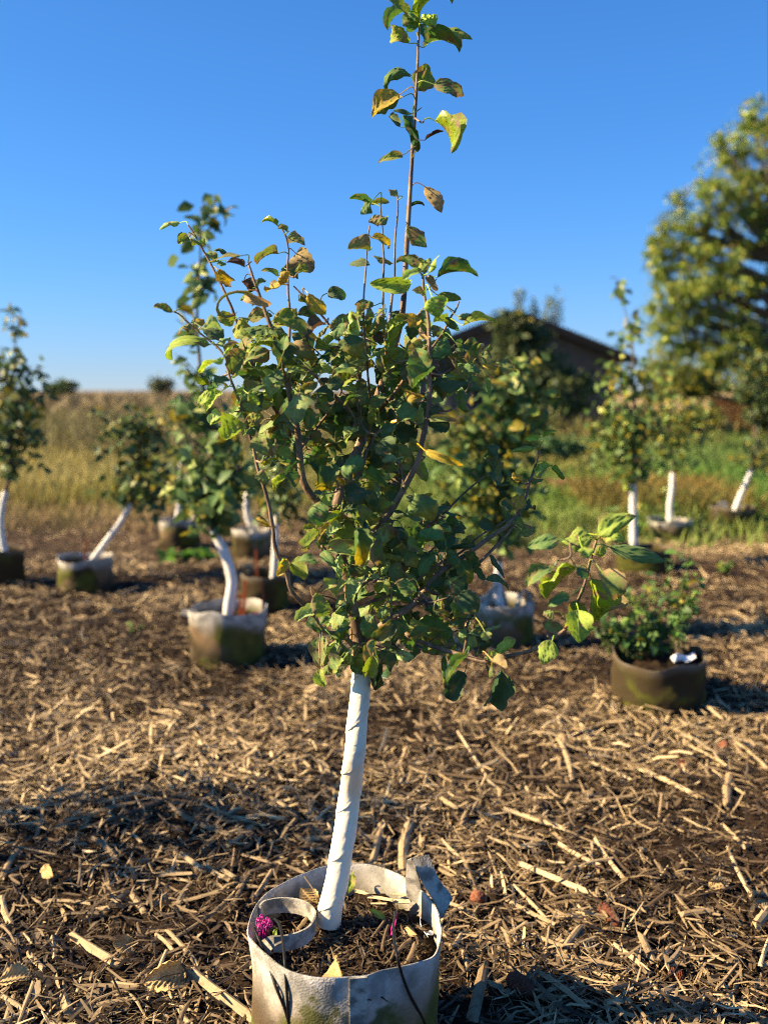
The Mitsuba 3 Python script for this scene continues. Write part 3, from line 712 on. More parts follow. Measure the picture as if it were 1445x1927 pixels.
def place_leaf(bx, by, tx, ty, w, tone, bend, zoff=None):
    global NPX, NW
    ll = math.hypot(tx - bx, ty - by)
    d = np.hypot(NPX[:, 0] - bx, NPX[:, 1] - by)
    if zoff is not None:
        d = np.sqrt(d * d + ((NPX[:, 2] - zoff) * 900) ** 2)
    k = int(np.argmin(d + np.where(d < 6, 8, 0)))
    z = NPX[k, 2] + DZ[tone] + (-.034 - abs(R.gauss(0, .015)) if k < 45 else -.016 + R.gauss(0, .045)) if zoff is None else zoff
    b = P(bx, by, z)
    if d[k] > 34:                                                  # too far for a leaf stalk: a twig bears it
        e = P(bx + (NPX[k, 0] - bx) * 20 / d[k], by + (NPX[k, 1] - by) * 20 / d[k], z)
        m = (NW[k] + e) / 2 + np.array([R.gauss(0, .006), R.gauss(0, .006), -0.006 * min(d[k] / 60, 2)])
        tw = smooth_path([NW[k], m, e], 9)
        twigs.append(tw)
        add_nodes(tw[2:])
        NPX, NW = np.array(node_px), np.array(node_w)
        o = e
    else:
        o = NW[k]
    fc = FACE[tone]
    n = -FWD * fc[0] + RIGHT * fc[1] + np.array([0, 0, 1]) * fc[2] + np.array([R.gauss(0, .22), R.gauss(0, .22), R.gauss(0, .22)])
    tipz = z + R.gauss(0, .010) + (0.006 if ty > by else -0.002)
    W = w * PXM
    asp = w / max(ll, 1)
    fold, cup = R.uniform(8, 42), R.uniform(10, 85)
    if R.random() < 0.4:
        fold, cup = R.uniform(12, 40), R.uniform(-130, -50)
    W *= 1.12
    all_leaves.append((w * ll, leaf_mesh(b, P(tx, ty, tipz), W, n, tone, bend * R.uniform(0.9, 1.3) + R.gauss(22, 22), fold, cup, petiole_from=o, twist=R.gauss(0, 22), seed=leaf_no[0])))


for line in LEAVES.strip().splitlines():
    if line.startswith('@'):
        ox, oy, sc = map(float, line[1:].split())
        continue
    for item in line.split('|'):
        q = item.split()
        x0, y0, x1, y1, w = (float(a) for a in q[:5])
        place_leaf(ox + x0 / sc, oy + y0 / sc, ox + x1 / sc, oy + y1 / sc, w / sc, q[5], float(q[6]))
for a in ((690, 1212, 676, 1264, 40, 'y', 30), (668, 1238, 640, 1276, 32, 'p', 30), (700, 1240, 706, 1298, 24, 'd', 15), (655, 1222, 628, 1258, 32, 'p', 30), (642, 1205, 613, 1272, 36, 'm', 25), (716, 1224, 735, 1266, 34, 'd', 25),
          (660, 1180, 632, 1222, 36, 'g', 25), (682, 1165, 712, 1200, 32, 'g', 25), (652, 1150, 628, 1190, 34, 'p', 25), (690, 1235, 662, 1262, 30, 'g', 40)):
    place_leaf(*a, zoff=1.502)
n_traced = len(all_leaves)
# the inside and the far side of the crown
from shapely.geometry import Polygon, Point
FILL = [(Polygon([(400, 640), (450, 600), (560, 600), (640, 590), (700, 560), (800, 600), (880, 650), (900, 700), (850, 745), (790, 790), (770, 860), (700, 880), (640, 950), (600, 900), (520, 870), (470, 800)]), 75, 1.40, 1.54),
        (Polygon([(600, 940), (740, 880), (800, 950), (870, 1060), (890, 1200), (800, 1230), (700, 1250), (660, 1150), (600, 1030)]), 46, 1.44, 1.56),
        (Polygon([(420, 640), (500, 600), (600, 610), (700, 575), (800, 620), (880, 650), (890, 700), (830, 740), (800, 800), (770, 860), (690, 880), (640, 960), (610, 900), (520, 860), (480, 790)]), 150, 1.55, 1.74),
        (Polygon([(640, 860), (780, 840), (770, 930), (850, 960), (880, 1060), (760, 1090), (640, 1040)]), 60, 1.55, 1.70),
        (Polygon([(640, 1040), (830, 1040), (900, 1100), (895, 1200), (800, 1230), (720, 1260), (680, 1190)]), 48, 1.54, 1.68)]
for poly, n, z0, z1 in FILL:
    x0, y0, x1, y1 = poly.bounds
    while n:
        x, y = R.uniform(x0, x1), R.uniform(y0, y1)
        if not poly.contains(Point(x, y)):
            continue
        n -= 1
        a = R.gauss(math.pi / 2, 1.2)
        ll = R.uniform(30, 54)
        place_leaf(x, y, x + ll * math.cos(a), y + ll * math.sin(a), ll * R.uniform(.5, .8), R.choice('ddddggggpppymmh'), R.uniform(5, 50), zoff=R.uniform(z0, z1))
for tw in twigs:
    part(tree, 'twig', tube(tw, np.linspace(1.9, 1.2, len(tw)) * PXM, 6), 'bark', smooth=True)
order = sorted(range(len(all_leaves)), key=lambda k: -all_leaves[k][0])
for k in order[:300]:
    v, f, uv = all_leaves[k][1]
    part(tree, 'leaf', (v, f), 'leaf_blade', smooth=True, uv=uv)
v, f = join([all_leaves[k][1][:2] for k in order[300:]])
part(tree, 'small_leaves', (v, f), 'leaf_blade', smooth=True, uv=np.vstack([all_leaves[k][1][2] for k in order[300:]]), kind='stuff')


# ---------------------------------------------------------------- grow bags
def bag(name, label, cx, cy, r, h, rim_pts=None, seed=0, soil_drop=0.05, n=96, flare=0.03, handle=None, group=None, sag=0.02):
    """A felt bag: wall with thickness and a wavy rim, soil inside, sewn seam."""
    key = thing(name, label, 'grow bag', group)
    POTS.append((cx, cy, r))
    ang = np.arange(n + 1) * 2 * np.pi / n
    if rim_pts is not None:
        q = np.asarray(rim_pts) - [cx, cy, 0]
        pa = np.unwrap(np.arctan2(q[:, 1], q[:, 0]))
        o = np.argsort(pa % (2 * np.pi))
        pa, q = (pa % (2 * np.pi))[o], q[o]
        pr, ph = np.hypot(q[:, 0], q[:, 1]), q[:, 2]
        pa3, pr3, ph3 = np.r_[pa - 2 * np.pi, pa, pa + 2 * np.pi], np.tile(pr, 3), np.tile(ph, 3)
        rr, hh = np.interp(ang, pa3, pr3), np.interp(ang, pa3, ph3)
        rr = (rr + np.roll(rr[:-1], 1).tolist().__getitem__(0) * 0 + np.interp(ang - .05, pa3, pr3) + np.interp(ang + .05, pa3, pr3)) / 3
    else:
        rr = r * (1 + 0.05 * np.sin(2 * ang + seed) + 0.02 * np.sin(5 * ang + seed * 2))
        hh = h + 0.7 * sag * (np.sin(3 * ang + seed) * 0.5 + 0.6 * np.sin(7 * ang + 2 * seed) * 0.5) + 0.4 * sag * np.sin(2 * ang + 1.7 * seed)
    rows = 26
    s = np.linspace(0, 1, rows)
    th = 0.0035

    def wall(off, r_off):
        g = np.zeros((rows, n + 1, 3))
        for k in range(rows):
            q = np.stack([np.cos(ang) * 1.6 + seed, np.sin(ang) * 1.6, np.full(n + 1, s[k] * 2.2)], -1)
            wob = (meshkit.fbm(q, 3, seed + 2) - 0.5) * 0.035 + 0.004 * np.sin(s[k] * 15 + 3 * np.cos(ang + seed)) * (1 - s[k])
            wob = wob * (1 - s[k] ** 3)
            base = r * (0.93 + 0.05 * np.sin(np.pi * s[k]))
            rad = base * (1 - s[k] ** 2) + rr * s[k] ** 2 + wob - r_off
            g[k] = np.stack([cx + rad * np.cos(ang), cy + rad * np.sin(ang), -0.04 + (hh + 0.04) * s[k]], -1)
        return g
    A, B = wall(0, 0), wall(0, th)
    w = n + 1
    i, j = np.meshgrid(np.arange(rows - 1), np.arange(n), indexing='ij')
    q = np.stack([i * w + j, i * w + j + 1, (i + 1) * w + j + 1, (i + 1) * w + j], -1).reshape(-1, 4)
    v = np.vstack([A.reshape(-1, 3), B.reshape(-1, 3)])
    o = rows * w
    k = np.arange(n)
    top = (rows - 1) * w
    lip = np.stack([top + k, top + k + 1, o + top + k + 1, o + top + k], -1)
    f = np.vstack([q, o + q[:, ::-1], lip])
    U = seed + 0.02 + 0.96 * np.broadcast_to(ang / (2 * np.pi), (rows, w))
    Vv = np.broadcast_to(s[:, None], (rows, w))
    uv = np.stack([U, Vv], -1).reshape(-1, 2)
    part(key, 'wall', (v, f), 'felt', smooth=True, uv=np.vstack([uv, uv]))
    # soil
    nr = 22
    g = []
    rin = np.stack([B[int(rows * 0.8), :n, 0] - cx, B[int(rows * 0.8), :n, 1] - cy], -1)
    for a in np.linspace(0.02, 1.0, nr):
        p = rin * a + [cx, cy]
        z = hh[:n].mean() - soil_drop + (meshkit.fbm(np.column_stack([p * 30, np.zeros(n)]), 3, seed) - 0.5) * 0.035 - 0.01 * (a - .3)
        g.append(np.column_stack([p, z]))
    g = np.vstack(g)
    i, j = np.meshgrid(np.arange(nr - 1), np.arange(n), indexing='ij')
    q = np.stack([i * n + j, (i + 1) * n + j, (i + 1) * n + (j + 1) % n, i * n + (j + 1) % n], -1).reshape(-1, 4)
    f = np.vstack([q[:, [0, 1, 2]], q[:, [0, 2, 3]]])
    cen = np.vstack([g, [cx, cy, g[:n, 2].mean()]])
    f = np.vstack([f, np.column_stack([np.full(n, len(g)), np.arange(n), (np.arange(n) + 1) % n])])
    part(key, 'soil', (cen, f), 'soil_skin', smooth=True)
    return key, A, g


RIM = [(465, 1763), (470, 1728), (486, 1696), (505, 1677), (530, 1663), (573, 1643), (609, 1630), (656, 1625), (696, 1626), (739, 1640), (765, 1653), (790, 1672), (815, 1700), (829, 1736), (829, 1776), (819, 1802), (790, 1812), (762, 1819), (735, 1824), (712, 1829), (692, 1838), (656, 1840), (625, 1842), (599, 1842), (565, 1836), (536, 1826), (503, 1801), (480, 1780)]
rim_w = [on_plane(a, b, 0.27) for a, b in RIM]
RC = np.mean([[q[0], q[1]] for q in rim_w], axis=0)
print('rim', RC, np.ptp([q[0] for q in rim_w]), np.ptp([q[1] for q in rim_w]))
bag1, wallA, soil1 = bag('grow_bag', 'grey felt grow bag with moss, nearest one, holding the white wrapped tree', RC[0], RC[1], 0.155, 0.27, rim_pts=rim_w, seed=3, soil_drop=0.042, n=160)
# sewn lap seam on the front, two lines of stitching and the folded edge
def on_wall(px, frac):
    """A point of the front wall at this picture column and height fraction."""
    a = np.arctan2(wallA[-1, :, 1] - RC[1], wallA[-1, :, 0] - RC[0])
    front = np.where(wallA[-1, :, 1] < RC[1])[0]
    k = front[np.argmin([abs((wallA[-1, q, 0]) / (wallA[-1, q] - CAM).dot(FWD) * FPX + CX - px) for q in front])]
    row = wallA[:, k]
    s = np.linspace(0, 1, len(row))
    return np.array([np.interp(frac, s, row[:, c]) for c in range(3)]) + np.array([0, -0.0022, 0])


for a, b, nm in ((656, 691, 'seam_band'), (694, 699, 'seam_fold')):
    fr = np.linspace(1.004, 0.02, 12) if nm == 'seam_band' else np.linspace(0.86, 0.62, 6)
    part(bag1, nm, loft([on_wall(a, q) for q in fr], [on_wall(b, q) for q in fr], 0.003, 30, 5), 'strap_felt', smooth=40)
# right handle, a strap standing up and folded over
zr = depth_of(on_plane(800, 1680, 0.27))
L1 = [(775, 1640, zr + .03), (773, 1616, zr + .012), (784, 1638, zr - .0), (797, 1665, zr - .01), (811, 1688, zr - .02), (822, 1710, zr - .03), (827, 1731, zr - .04)]
L2 = [(802, 1632, zr + .04), (806, 1608, zr + .022), (814, 1628, zr + .015), (822, 1649, zr + .008), (833, 1667, zr), (849, 1687, zr - .012), (844, 1706, zr - .025), (834, 1726, zr - .035)]
part(bag1, 'handle', loft([P(*q) for q in L1[1:]], [P(*q) for q in L2[1:]], 0.0035, 34, 7), 'strap_felt', smooth=40, label='strap handle standing up over the right rim')
L3 = [(766, 1620, zr + .014), (764, 1652, zr + .02), (765, 1688, zr + .026)]
L4 = [(774, 1615, zr + .010), (785, 1643, zr + .008), (792, 1667, zr + .006), (793, 1702, zr + .012)]
part(bag1, 'handle', loft([P(*q) for q in L3], [P(*q) for q in L4], 0.0035, 20, 5), 'strap_felt', smooth=40)
# left handle, a loop lying inside the rim
loop = [(489, 1704), (497, 1696), (515, 1691.5), (535, 1690), (559, 1692.5), (577, 1699), (588, 1707.5), (593, 1719), (590, 1732), (578, 1746), (557, 1756), (535, 1761), (515, 1763)]
E1 = [on_plane(a, b, 0.272) for a, b in loop]
E2 = [q - [0, 0, 0.026] + np.array([0, -.003, 0]) for q in E1]
part(bag1, 'handle', loft(E1, E2, 0.0035, 60, 6), 'strap_felt', smooth=40, label='strap handle lying as a loop inside the left rim')
E3 = [on_plane(a, b, h) for a, b, h in ((534, 1762, .268), (512, 1762, .266), (497, 1768, .26), (489, 1778, .245))]
E4 = [on_plane(a, b, h) for a, b, h in ((531, 1776, .262), (520, 1781, .258), (511, 1790, .25), (507, 1802, .235))]
part(bag1, 'handle', loft(E3, E4, 0.0035, 24, 6), 'strap_felt', smooth=40)

# drip line, spray stakes and other small things in the bag
GROUND_FRONT = 0.02
for lab, pts in (('thin black drip tube lying down the left front of the nearest grow bag', [(478, 1748, .275), (487, 1768, .272), (500, 1800, .255), (518, 1850, .20), (534, 1890, .15), (545, 1925, .1), (556, 1955, .04)]),
                 ('thin black drip tube hooped over the left rim beside the magenta stakes', [(517, 1730, .275), (526, 1742, .282), (532, 1770, .282), (536, 1815, .272), (540, 1860, .21), (543, 1910, .12), (547, 1955, .04)]),
                 ('thin black drip tube running over the front right rim of the nearest bag', [(746, 1714, .245), (741, 1735, .268), (741, 1765, .29), (747, 1800, .295), (757, 1835, .265), (772, 1872, .19), (790, 1905, .11), (804, 1935, .05)])):
    w = []
    for a, b, h in pts:
        if b > 1826:
            q = on_wall(a, (h + .04) / .31)
            rowz = q[2]
            w.append(P(a, b, depth_of(q)) + [0, -0.004, 0])
        else:
            w.append(on_plane(a, b, h))
    single('drip_tube', tube(smooth_path(w, 50), 0.0024, 10), 'black_plastic', lab, 'drip tube', smooth=True)


def torus(c, r, tr, nrm, n=16):
    a = np.arange(n + 1) * 2 * np.pi / n
    nrm = unit(np.asarray(nrm, float))
    u = unit(np.cross(nrm, [0.2, 0.3, 1]))
    w = np.cross(nrm, u)
    return tube(np.asarray(c) + r * (np.cos(a)[:, None] * u + np.sin(a)[:, None] * w), tr, 6, cap=False)


for k, (a, b, x, y) in enumerate(((486, 1738, 484, 1768), (492, 1732, 488, 1774), (497, 1742, 494, 1768), (503, 1737, 498, 1764), (490, 1748, 487, 1770), (508, 1740, 501, 1762))):
    spk = thing('spray_stake', 'magenta plastic spray stake tucked inside the left rim of the nearest bag', 'spray stake', 'magenta spray stakes inside the left rim')
    c = on_plane(a, b, 0.272 + 0.003 * (k % 2))
    part(spk, 'head', join([torus(c, 0.0046, 0.0012, [0.3 * (k - 2), -1, 0.4]), torus(c + [0, 0, .006], 0.003, 0.0012, [1, 0.2 * k - 1, 0.3])]), 'magenta_plastic', smooth=True)
    part(spk, 'stem', tube([c, on_plane(x, y, .25)], 0.0012, 6), 'magenta_plastic', smooth=True)
spk = thing('spray_stake', 'single magenta spray stake at the end of the right hand drip tube', 'spray stake')
part(spk, 'stem', tube([on_plane(745, 1718, .25), on_plane(738, 1762, .235)], 0.0028, 8), 'magenta_plastic', smooth=True)
part(spk, 'fin', loft([on_plane(742, 1722, .25), on_plane(735, 1752, .24)], [on_plane(747, 1726, .25), on_plane(741, 1757, .24)], 0.0015, 6, 3), 'magenta_plastic')
single('bent_wire', tube(smooth_path([on_plane(790, 1725, .25), on_plane(793, 1745, .245), on_plane(806, 1765, .235)], 12), 0.0009, 6), 'grey_wire', 'short bent grey wire sticking out of the soil inside the nearest bag', 'wire', smooth=True)
q = on_plane(810, 1757, .238)
m = trimesh.creation.icosphere(2, 0.006)
m.vertices = m.vertices * [1, .8, .5] * (0.8 + 0.5 * meshkit.noise(m.vertices * 200, 3)[:, None]) + q
single('pebble', m, 'white_plastic', 'small white pebble on the soil by the right rim of the nearest bag', 'pebble', smooth=True)


def fallen(label, b, t, w, tone, n, bend, stalk=None, name='fallen_leaf', fold=12, cup=20, cat='leaf'):
    v, f, uv = leaf_mesh(b, t, w, n, tone, bend, fold, cup, petiole_from=stalk, seed=leaf_no[0], nu=13, nv=17)
    single(name, (v, f), 'dry_leaf' if tone == 't' else 'leaf_blade', label, cat, smooth=True, uv=uv)


fallen('tan dry leaf leaning behind the trunk base inside the nearest bag', on_plane(598, 1706, .235), on_plane(566, 1672, .265), .042, 't', [-.3, -1, .3], 15, on_plane(572, 1650, .30))
fallen('pale orange dry leaf poking over the front rim of the nearest bag', on_plane(630, 1808, .262), on_plane(642, 1850, .258), .045, 't', [-.35, -.9, .35], 10, on_plane(622, 1783, .28))
fallen('yellow green fallen leaf standing right of the wrapped trunk in the bag', on_plane(664, 1646, .262), on_plane(655, 1682, .235), .022, 'y', [-.3, -1, .2], 12, on_plane(666, 1641, .27))
fallen('small brown leaf curled on the soil beside the right magenta stake', on_plane(757, 1752, .235), on_plane(785, 1762, .235), .018, 't', [-.2, -.6, .8], 20)
fallen('big pale brown dry leaf curled on the mulch at lower left', on_plane(345, 1832, .03), on_plane(270, 1852, .03), .07, 't', [-.1, -.7, .7], 60, on_plane(362, 1822, .04), cup=45)
fallen('cream coloured dry leaf with pointed tips on the mulch left of the bag', on_plane(250, 1778, .02), on_plane(212, 1776, .03), .04, 't', [.1, -.9, .5], 20)
fallen('small flat orange brown leaf on the straw right of the bag', on_plane(915, 1780, .02), on_plane(880, 1790, .02), .03, 't', [-.2, -.8, .6], 10)
fallen('tan leaf lying on straw towards the right edge', on_plane(1335, 1672, .03), on_plane(1375, 1655, .03), .032, 't', [-.2, -.6, .8], 20)
fallen('orange brown leaf on the mulch at the far right edge', on_plane(1415, 1705, .02), on_plane(1446, 1690, .02), .05, 't', [-.2, -.6, .8], 30)
fallen('dull brown curled leaf on the mulch at left, by dark soil', on_plane(100, 1650, .03), on_plane(82, 1630, .03), .032, 't', [-.4, -.8, .5], 30)
fallen('brown husk leaf curled at the bottom left edge', on_plane(58, 1838, .03), on_plane(-5, 1850, .03), .05, 't', [-.2, -.6, .8], 40)
fallen('green blade of grass growing in the nearest bag right of the trunk', on_plane(725, 1730, .24), on_plane(694, 1711, .25), .012, 'l', [-.3, -.6, .8], 20, name='grass_shoot', cat='grass shoot')
fallen('tiny bright green shoot beside the magenta stakes in the bag', on_plane(516, 1764, .24), on_plane(521, 1746, .26), .009, 'l', [-.3, -.9, .2], 10, name='grass_shoot', cat='grass shoot')

# ---------------------------------------------------------------- potted trees farther back
GREENS = np.array([(.055, .095, .035), (.04, .075, .03), (.09, .13, .05), (.12, .16, .04), (.20, .22, .09)])


def leaf_cards(c, d, n, L, W, col):
    """N small folded leaves (6 vertices, 4 triangles): (v, f, colours)."""
    N = len(c)
    d = unit(d)
    n = unit(n - d * (n * d).sum(1, keepdims=True))
    s = np.cross(n, d)
    L, W = L[:, None], W[:, None]
    drop = n * L * rng.uniform(-.28, .1, (N, 1))
    up = n * W * rng.uniform(0.05, 0.35, (N, 1))
    v = np.stack([c, c + d * L * .45 + s * W * .5 + up, c + d * L * .45 + drop * -.3, c + d * L * .45 - s * W * .5 + up, c + d * L + drop, c + d * L * .8 + s * W * .3 + up * .7 + drop * .6, c + d * L * .8 - s * W * .3 + up * .7 + drop * .6, ], 1)
    F = np.array([[0, 1, 2], [0, 2, 3], [1, 5, 2], [2, 6, 3], [5, 4, 2], [2, 4, 6]])
    f = (F[None] + (np.arange(N) * 7)[:, None, None]).reshape(-1, 3)
    return v.reshape(-1, 3), f, np.repeat(col, 7, axis=0)


def leaf_tint(N, yellow=0.15, pal=GREENS, seed=0):
    k = rng.choice(len(pal), N, p=np.array([.34, .28, .2, .1, .08])[:len(pal)])
    c = pal[k] * rng.uniform(.75, 1.3, (N, 1))
    y = rng.random(N) < yellow
    c[y] = np.array([.26, .22, .02]) * rng.uniform(.6, 1.2, (y.sum(), 1))
    return c


def add_limbs(key, limbs):
    if len(limbs) <= 12:
        for q in limbs:
            part(key, 'limb', q, 'far_bark', smooth=True)
    else:
        part(key, 'limbs', join(limbs), 'far_bark', smooth=True, kind='stuff')


def potted_tree(label, z, trunk, wrap, blobs, leaves, leaf_len=0.066, yellow=.15, r0=0.016, n_parts=0, pal=GREENS * 1.35, wrap_mat='far_wrap'):
    """trunk: pixels from the soil upward; wrap: how many of the trunk's points the paper covers; blobs: (x, y, rx, ry, share) of the crown."""
    key = thing('apple_tree', label, 'tree')
    leaves = int(leaves * 1.1)
    q = np.array([P(a, b, z) for a, b in trunk])
    n = 40
    w = smooth_path(q, n)
    seg = np.r_[0, np.cumsum(np.linalg.norm(np.diff(w, axis=0), axis=1))]
    wl_ = seg[np.argmin(np.linalg.norm(w - q[wrap - 1], axis=1))]
    k = int(np.searchsorted(seg, wl_))
    t_ = np.clip((seg - wl_) / max(seg[-1] - wl_, 1e-6), 0, 1)
    rr = np.where(seg < wl_, r0 * (1 - .2 * seg / wl_), r0 * .62 * (1 - t_) ** 1.1 + .0018)
    part(key, 'trunk', tube(w[max(k - 2, 0):], rr[max(k - 2, 0):], 9), 'far_bark', smooth=True)
    if k > 2:
        part(key, 'trunk_wrap', tube(w[:k + 1], rr[:k + 1] + 0.003, 14), wrap_mat, smooth=True)
    tot = sum(b[4] for b in blobs)
    limbs, C, D = [], [], []
    up_part = w[k:]
    for bx, by, rx, ry, sh in blobs:
        c = P(bx, by, z)
        R3 = np.array([rx * z / FPX, rx * z / FPX, ry * z / FPX])
        d = np.linalg.norm(up_part - (c - [0, 0, R3[2] * 0.9]), axis=1)
        o = up_part[int(np.argmin(d))]
        m = max(2, int(round(9 * sh / tot * len(blobs) * 0.6)))
        cnt = max(6, int(leaves * sh / tot))
        for _ in range(m):
            e = c + R3 * rng.uniform(-.85, .85, 3)
            mid = (o + e) / 2 + rng.normal(0, .15, 3) * R3 + [0, 0, -0.1 * R3[2]]
            path = smooth_path([o, mid, e], 12)
            limbs.append(tube(path, np.linspace(.0045, .0016, 12), 5))
            t = rng.random(cnt // m + 1) ** 0.7
            idx = np.clip((t * 11).astype(int), 0, 11)
            base = path[idx] + rng.normal(0, .33, (len(idx), 3)) * R3 * 0.9
            C.append(base)
            D.append(np.column_stack([rng.normal(0, 1, len(idx)), rng.normal(0, 1, len(idx)), rng.normal(-.5, .6, len(idx))]))
    add_limbs(key, limbs)
    C, D = np.vstack(C), np.vstack(D)
    N = len(C)
    nn = np.column_stack([rng.normal(-.3, .7, N), rng.normal(-.3, .7, N), rng.normal(.8, .5, N)])
    L = leaf_len * rng.uniform(.7, 1.25, N)
    col = leaf_tint(N, yellow, pal)
    v, f, cc = leaf_cards(C, D, nn, L, L * rng.uniform(.5, .75, N), col)
    for a in range(min(n_parts, N)):
        part(key, 'leaf', (v[a * 7:a * 7 + 7], f[a * 6:a * 6 + 6] - a * 7), 'far_leaf', smooth=True, color=cc[a * 7:a * 7 + 7])
    a = min(n_parts, N)
    if a < N:
        part(key, 'crown', (v[a * 7:], f[a * 6:] - a * 7), 'far_leaf', smooth=True, color=cc[a * 7:], kind='stuff')
    return key


def far_bag(label, x0, x1, y_base, h, seed, **k):
    c = on_plane((x0 + x1) / 2, y_base, 0.0)
    z = depth_of(c)
    r = (x1 - x0) / 2 * z / FPX
    r *= (z + r) / z
    return bag('grow_bag', label, c[0] * (z + r * 0.95) / z, c[1] + r * 0.95, r, h, seed=seed, n=64, **k), z + r


G = None
(_, _, _), z1 = far_bag('dark brown grow bag cut by the left edge, behind the leftmost tree', -53, 47, 1108, .21, 24)
potted_tree('tall leafy tree cut by the left edge with a curved white wrapped stem', z1, [(12, 1055), (3, 1010), (2, 970), (10, 925), (18, 890), (20, 800), (24, 720), (30, 640), (36, 590)], 4,
            [(36, 600, 14, 35, 1), (34, 660, 40, 45, 3), (20, 720, 65, 50, 5), (10, 790, 70, 50, 6), (55, 770, 40, 45, 2.5), (-40, 780, 60, 70, 4), (25, 850, 50, 30, 2), (110, 735, 25, 18, .5)], 560, yellow=.16, r0=.019, n_parts=150)
(_, _, _), z2 = far_bag('brown grow bag at left holding the tree with the steeply leaning white stem', 113, 215, 1117, .19, 5)
potted_tree('small tree leaning hard right on a white wrapped stem, left of centre', z2, [(168, 1062), (192, 1030), (205, 1012), (225, 985), (248, 945), (262, 910), (262, 850), (258, 790)], 5,
            [(250, 775, 45, 35, 3), (205, 790, 30, 28, 1.2), (190, 830, 30, 25, .8), (270, 840, 55, 50, 5), (265, 905, 60, 40, 5), (310, 930, 35, 35, 2), (305, 800, 30, 30, 1.2), (205, 925, 30, 18, .8)], 440, yellow=.16, r0=.017, n_parts=120)
(_, _, _), z3 = far_bag('small pale rimmed grow bag with a dark right half, behind the leaning tree', 303, 378, 1035, .21, 6, sag=.02)
potted_tree('tree with a short white stem rising behind, between the leaning tree and the tall one', z3, [(332, 990), (337, 950), (340, 890), (345, 850), (350, 780), (350, 730)], 4,
            [(345, 740, 35, 35, 3), (340, 800, 45, 40, 3), (355, 870, 50, 40, 4), (350, 930, 30, 25, 1.5)], 260, yellow=.1, r0=.019)
(_, _, _), z4 = far_bag('white topped grow bag with brown stained bottom, middle distance left of the near tree', 360, 500, 1262, .235, 7, sag=.018)
potted_tree('tall slim tree with a crooked white wrapped stem, closest behind the near tree', z4, [(428, 1180), (431, 1135), (437, 1095), (424, 1045), (403, 1000), (392, 960), (398, 880), (390, 780), (376, 680), (371, 600), (374, 520), (378, 460), (383, 400), (383, 372)], 5,
            [(385, 395, 42, 30, 1.6), (375, 430, 28, 28, .7), (365, 500, 32, 35, 1.6), (390, 530, 30, 25, .6), (315, 610, 26, 45, .8), (350, 690, 40, 40, 1.5), (355, 760, 40, 50, 2.2), (400, 800, 60, 55, 4), (400, 870, 75, 50, 6), (420, 940, 65, 40, 4.5), (340, 900, 55, 40, 2.5), (455, 900, 45, 50, 2.5), (405, 985, 22, 18, .8)], 430, leaf_len=.072, yellow=.12, r0=.0215, n_parts=200, pal=GREENS * [1.9, 1.9, 1.5])
(_, _, _), z5 = far_bag('white rimmed grow bag farther back, left of the near trunk', 440, 510, 1058, .21, 8)
potted_tree('small tree with forked white wrapped stem in the white rimmed bag', z5, [(478, 1005), (466, 975), (463, 945), (468, 925), (490, 900), (500, 860)], 4,
            [(505, 880, 40, 35, 3), (540, 920, 40, 40, 3), (500, 830, 40, 35, 2)], 150, yellow=.1, r0=.019)
(_, _, _), z6 = far_bag('small grow bag with a leaning rusty stake and black shadow side', 452, 545, 1155, .19, 29)
potted_tree('thin tree with straight white stem mostly hidden behind the near tree', z6, [(513, 1100), (516, 1060), (519, 1000), (520, 950), (522, 880)], 4,
            [(530, 890, 45, 40, 3), (560, 960, 45, 40, 3), (545, 840, 40, 40, 2)], 170, yellow=.12, r0=.015)
(_, _, _), z7 = far_bag('pale grow bag with a raised strap handle, right behind the near tree', 890, 1003, 1225, .20, 10, sag=.02)
potted_tree('broad bright green tree behind the right side of the near tree', z7, [(943, 1150), (936, 1110), (938, 1060), (940, 1000), (935, 930), (940, 850), (945, 760), (950, 700)], 3,
            [(920, 830, 70, 50, 4), (870, 870, 60, 55, 4), (960, 900, 70, 50, 4), (1010, 790, 45, 45, 2), (950, 740, 60, 50, 3), (860, 780, 55, 45, 2.5), (1000, 720, 40, 40, 1.6), (880, 960, 60, 45, 3.2), (960, 980, 60, 35, 2), (1060, 740, 25, 20, .6), (1000, 665, 30, 25, .8)], 950, leaf_len=.066, yellow=.2, r0=.018, pal=GREENS * [2.1, 2.1, 1.5])
(_, _, _), z8 = far_bag('wide dark grow bag at right with a lit left edge and low green weeds', 1150, 1325, 1356, .195, 31, sag=.022, soil_drop=.03)
(_, _, _), z9 = far_bag('dark squat grow bag at right behind the lit shoot of the near tree', 1155, 1260, 1086, .16, 32)
potted_tree('leafy tree with a white stem, first of the two upright ones at right', z9 + .12, [(1192, 1030), (1191, 955), (1190, 900), (1191, 860), (1195, 800), (1192, 730), (1190, 650), (1178, 590), (1162, 545), (1160, 525)], 3,
            [(1160, 535, 16, 18, .5), (1180, 600, 28, 35, 1.4), (1140, 690, 45, 40, 1.6), (1190, 680, 40, 45, 2.2), (1130, 770, 50, 50, 3.5), (1200, 770, 60, 60, 5), (1190, 840, 70, 45, 4), (1120, 830, 40, 35, 1.6), (1205, 880, 45, 25, 1.2)], 700, leaf_len=.06, yellow=.2, r0=.024, pal=GREENS * [1.9, 1.9, 1.2])
(_, _, _), z10 = far_bag('half buried grow bag with a pale rim among the weeds at right', 1220, 1300, 1019, .15, 13)
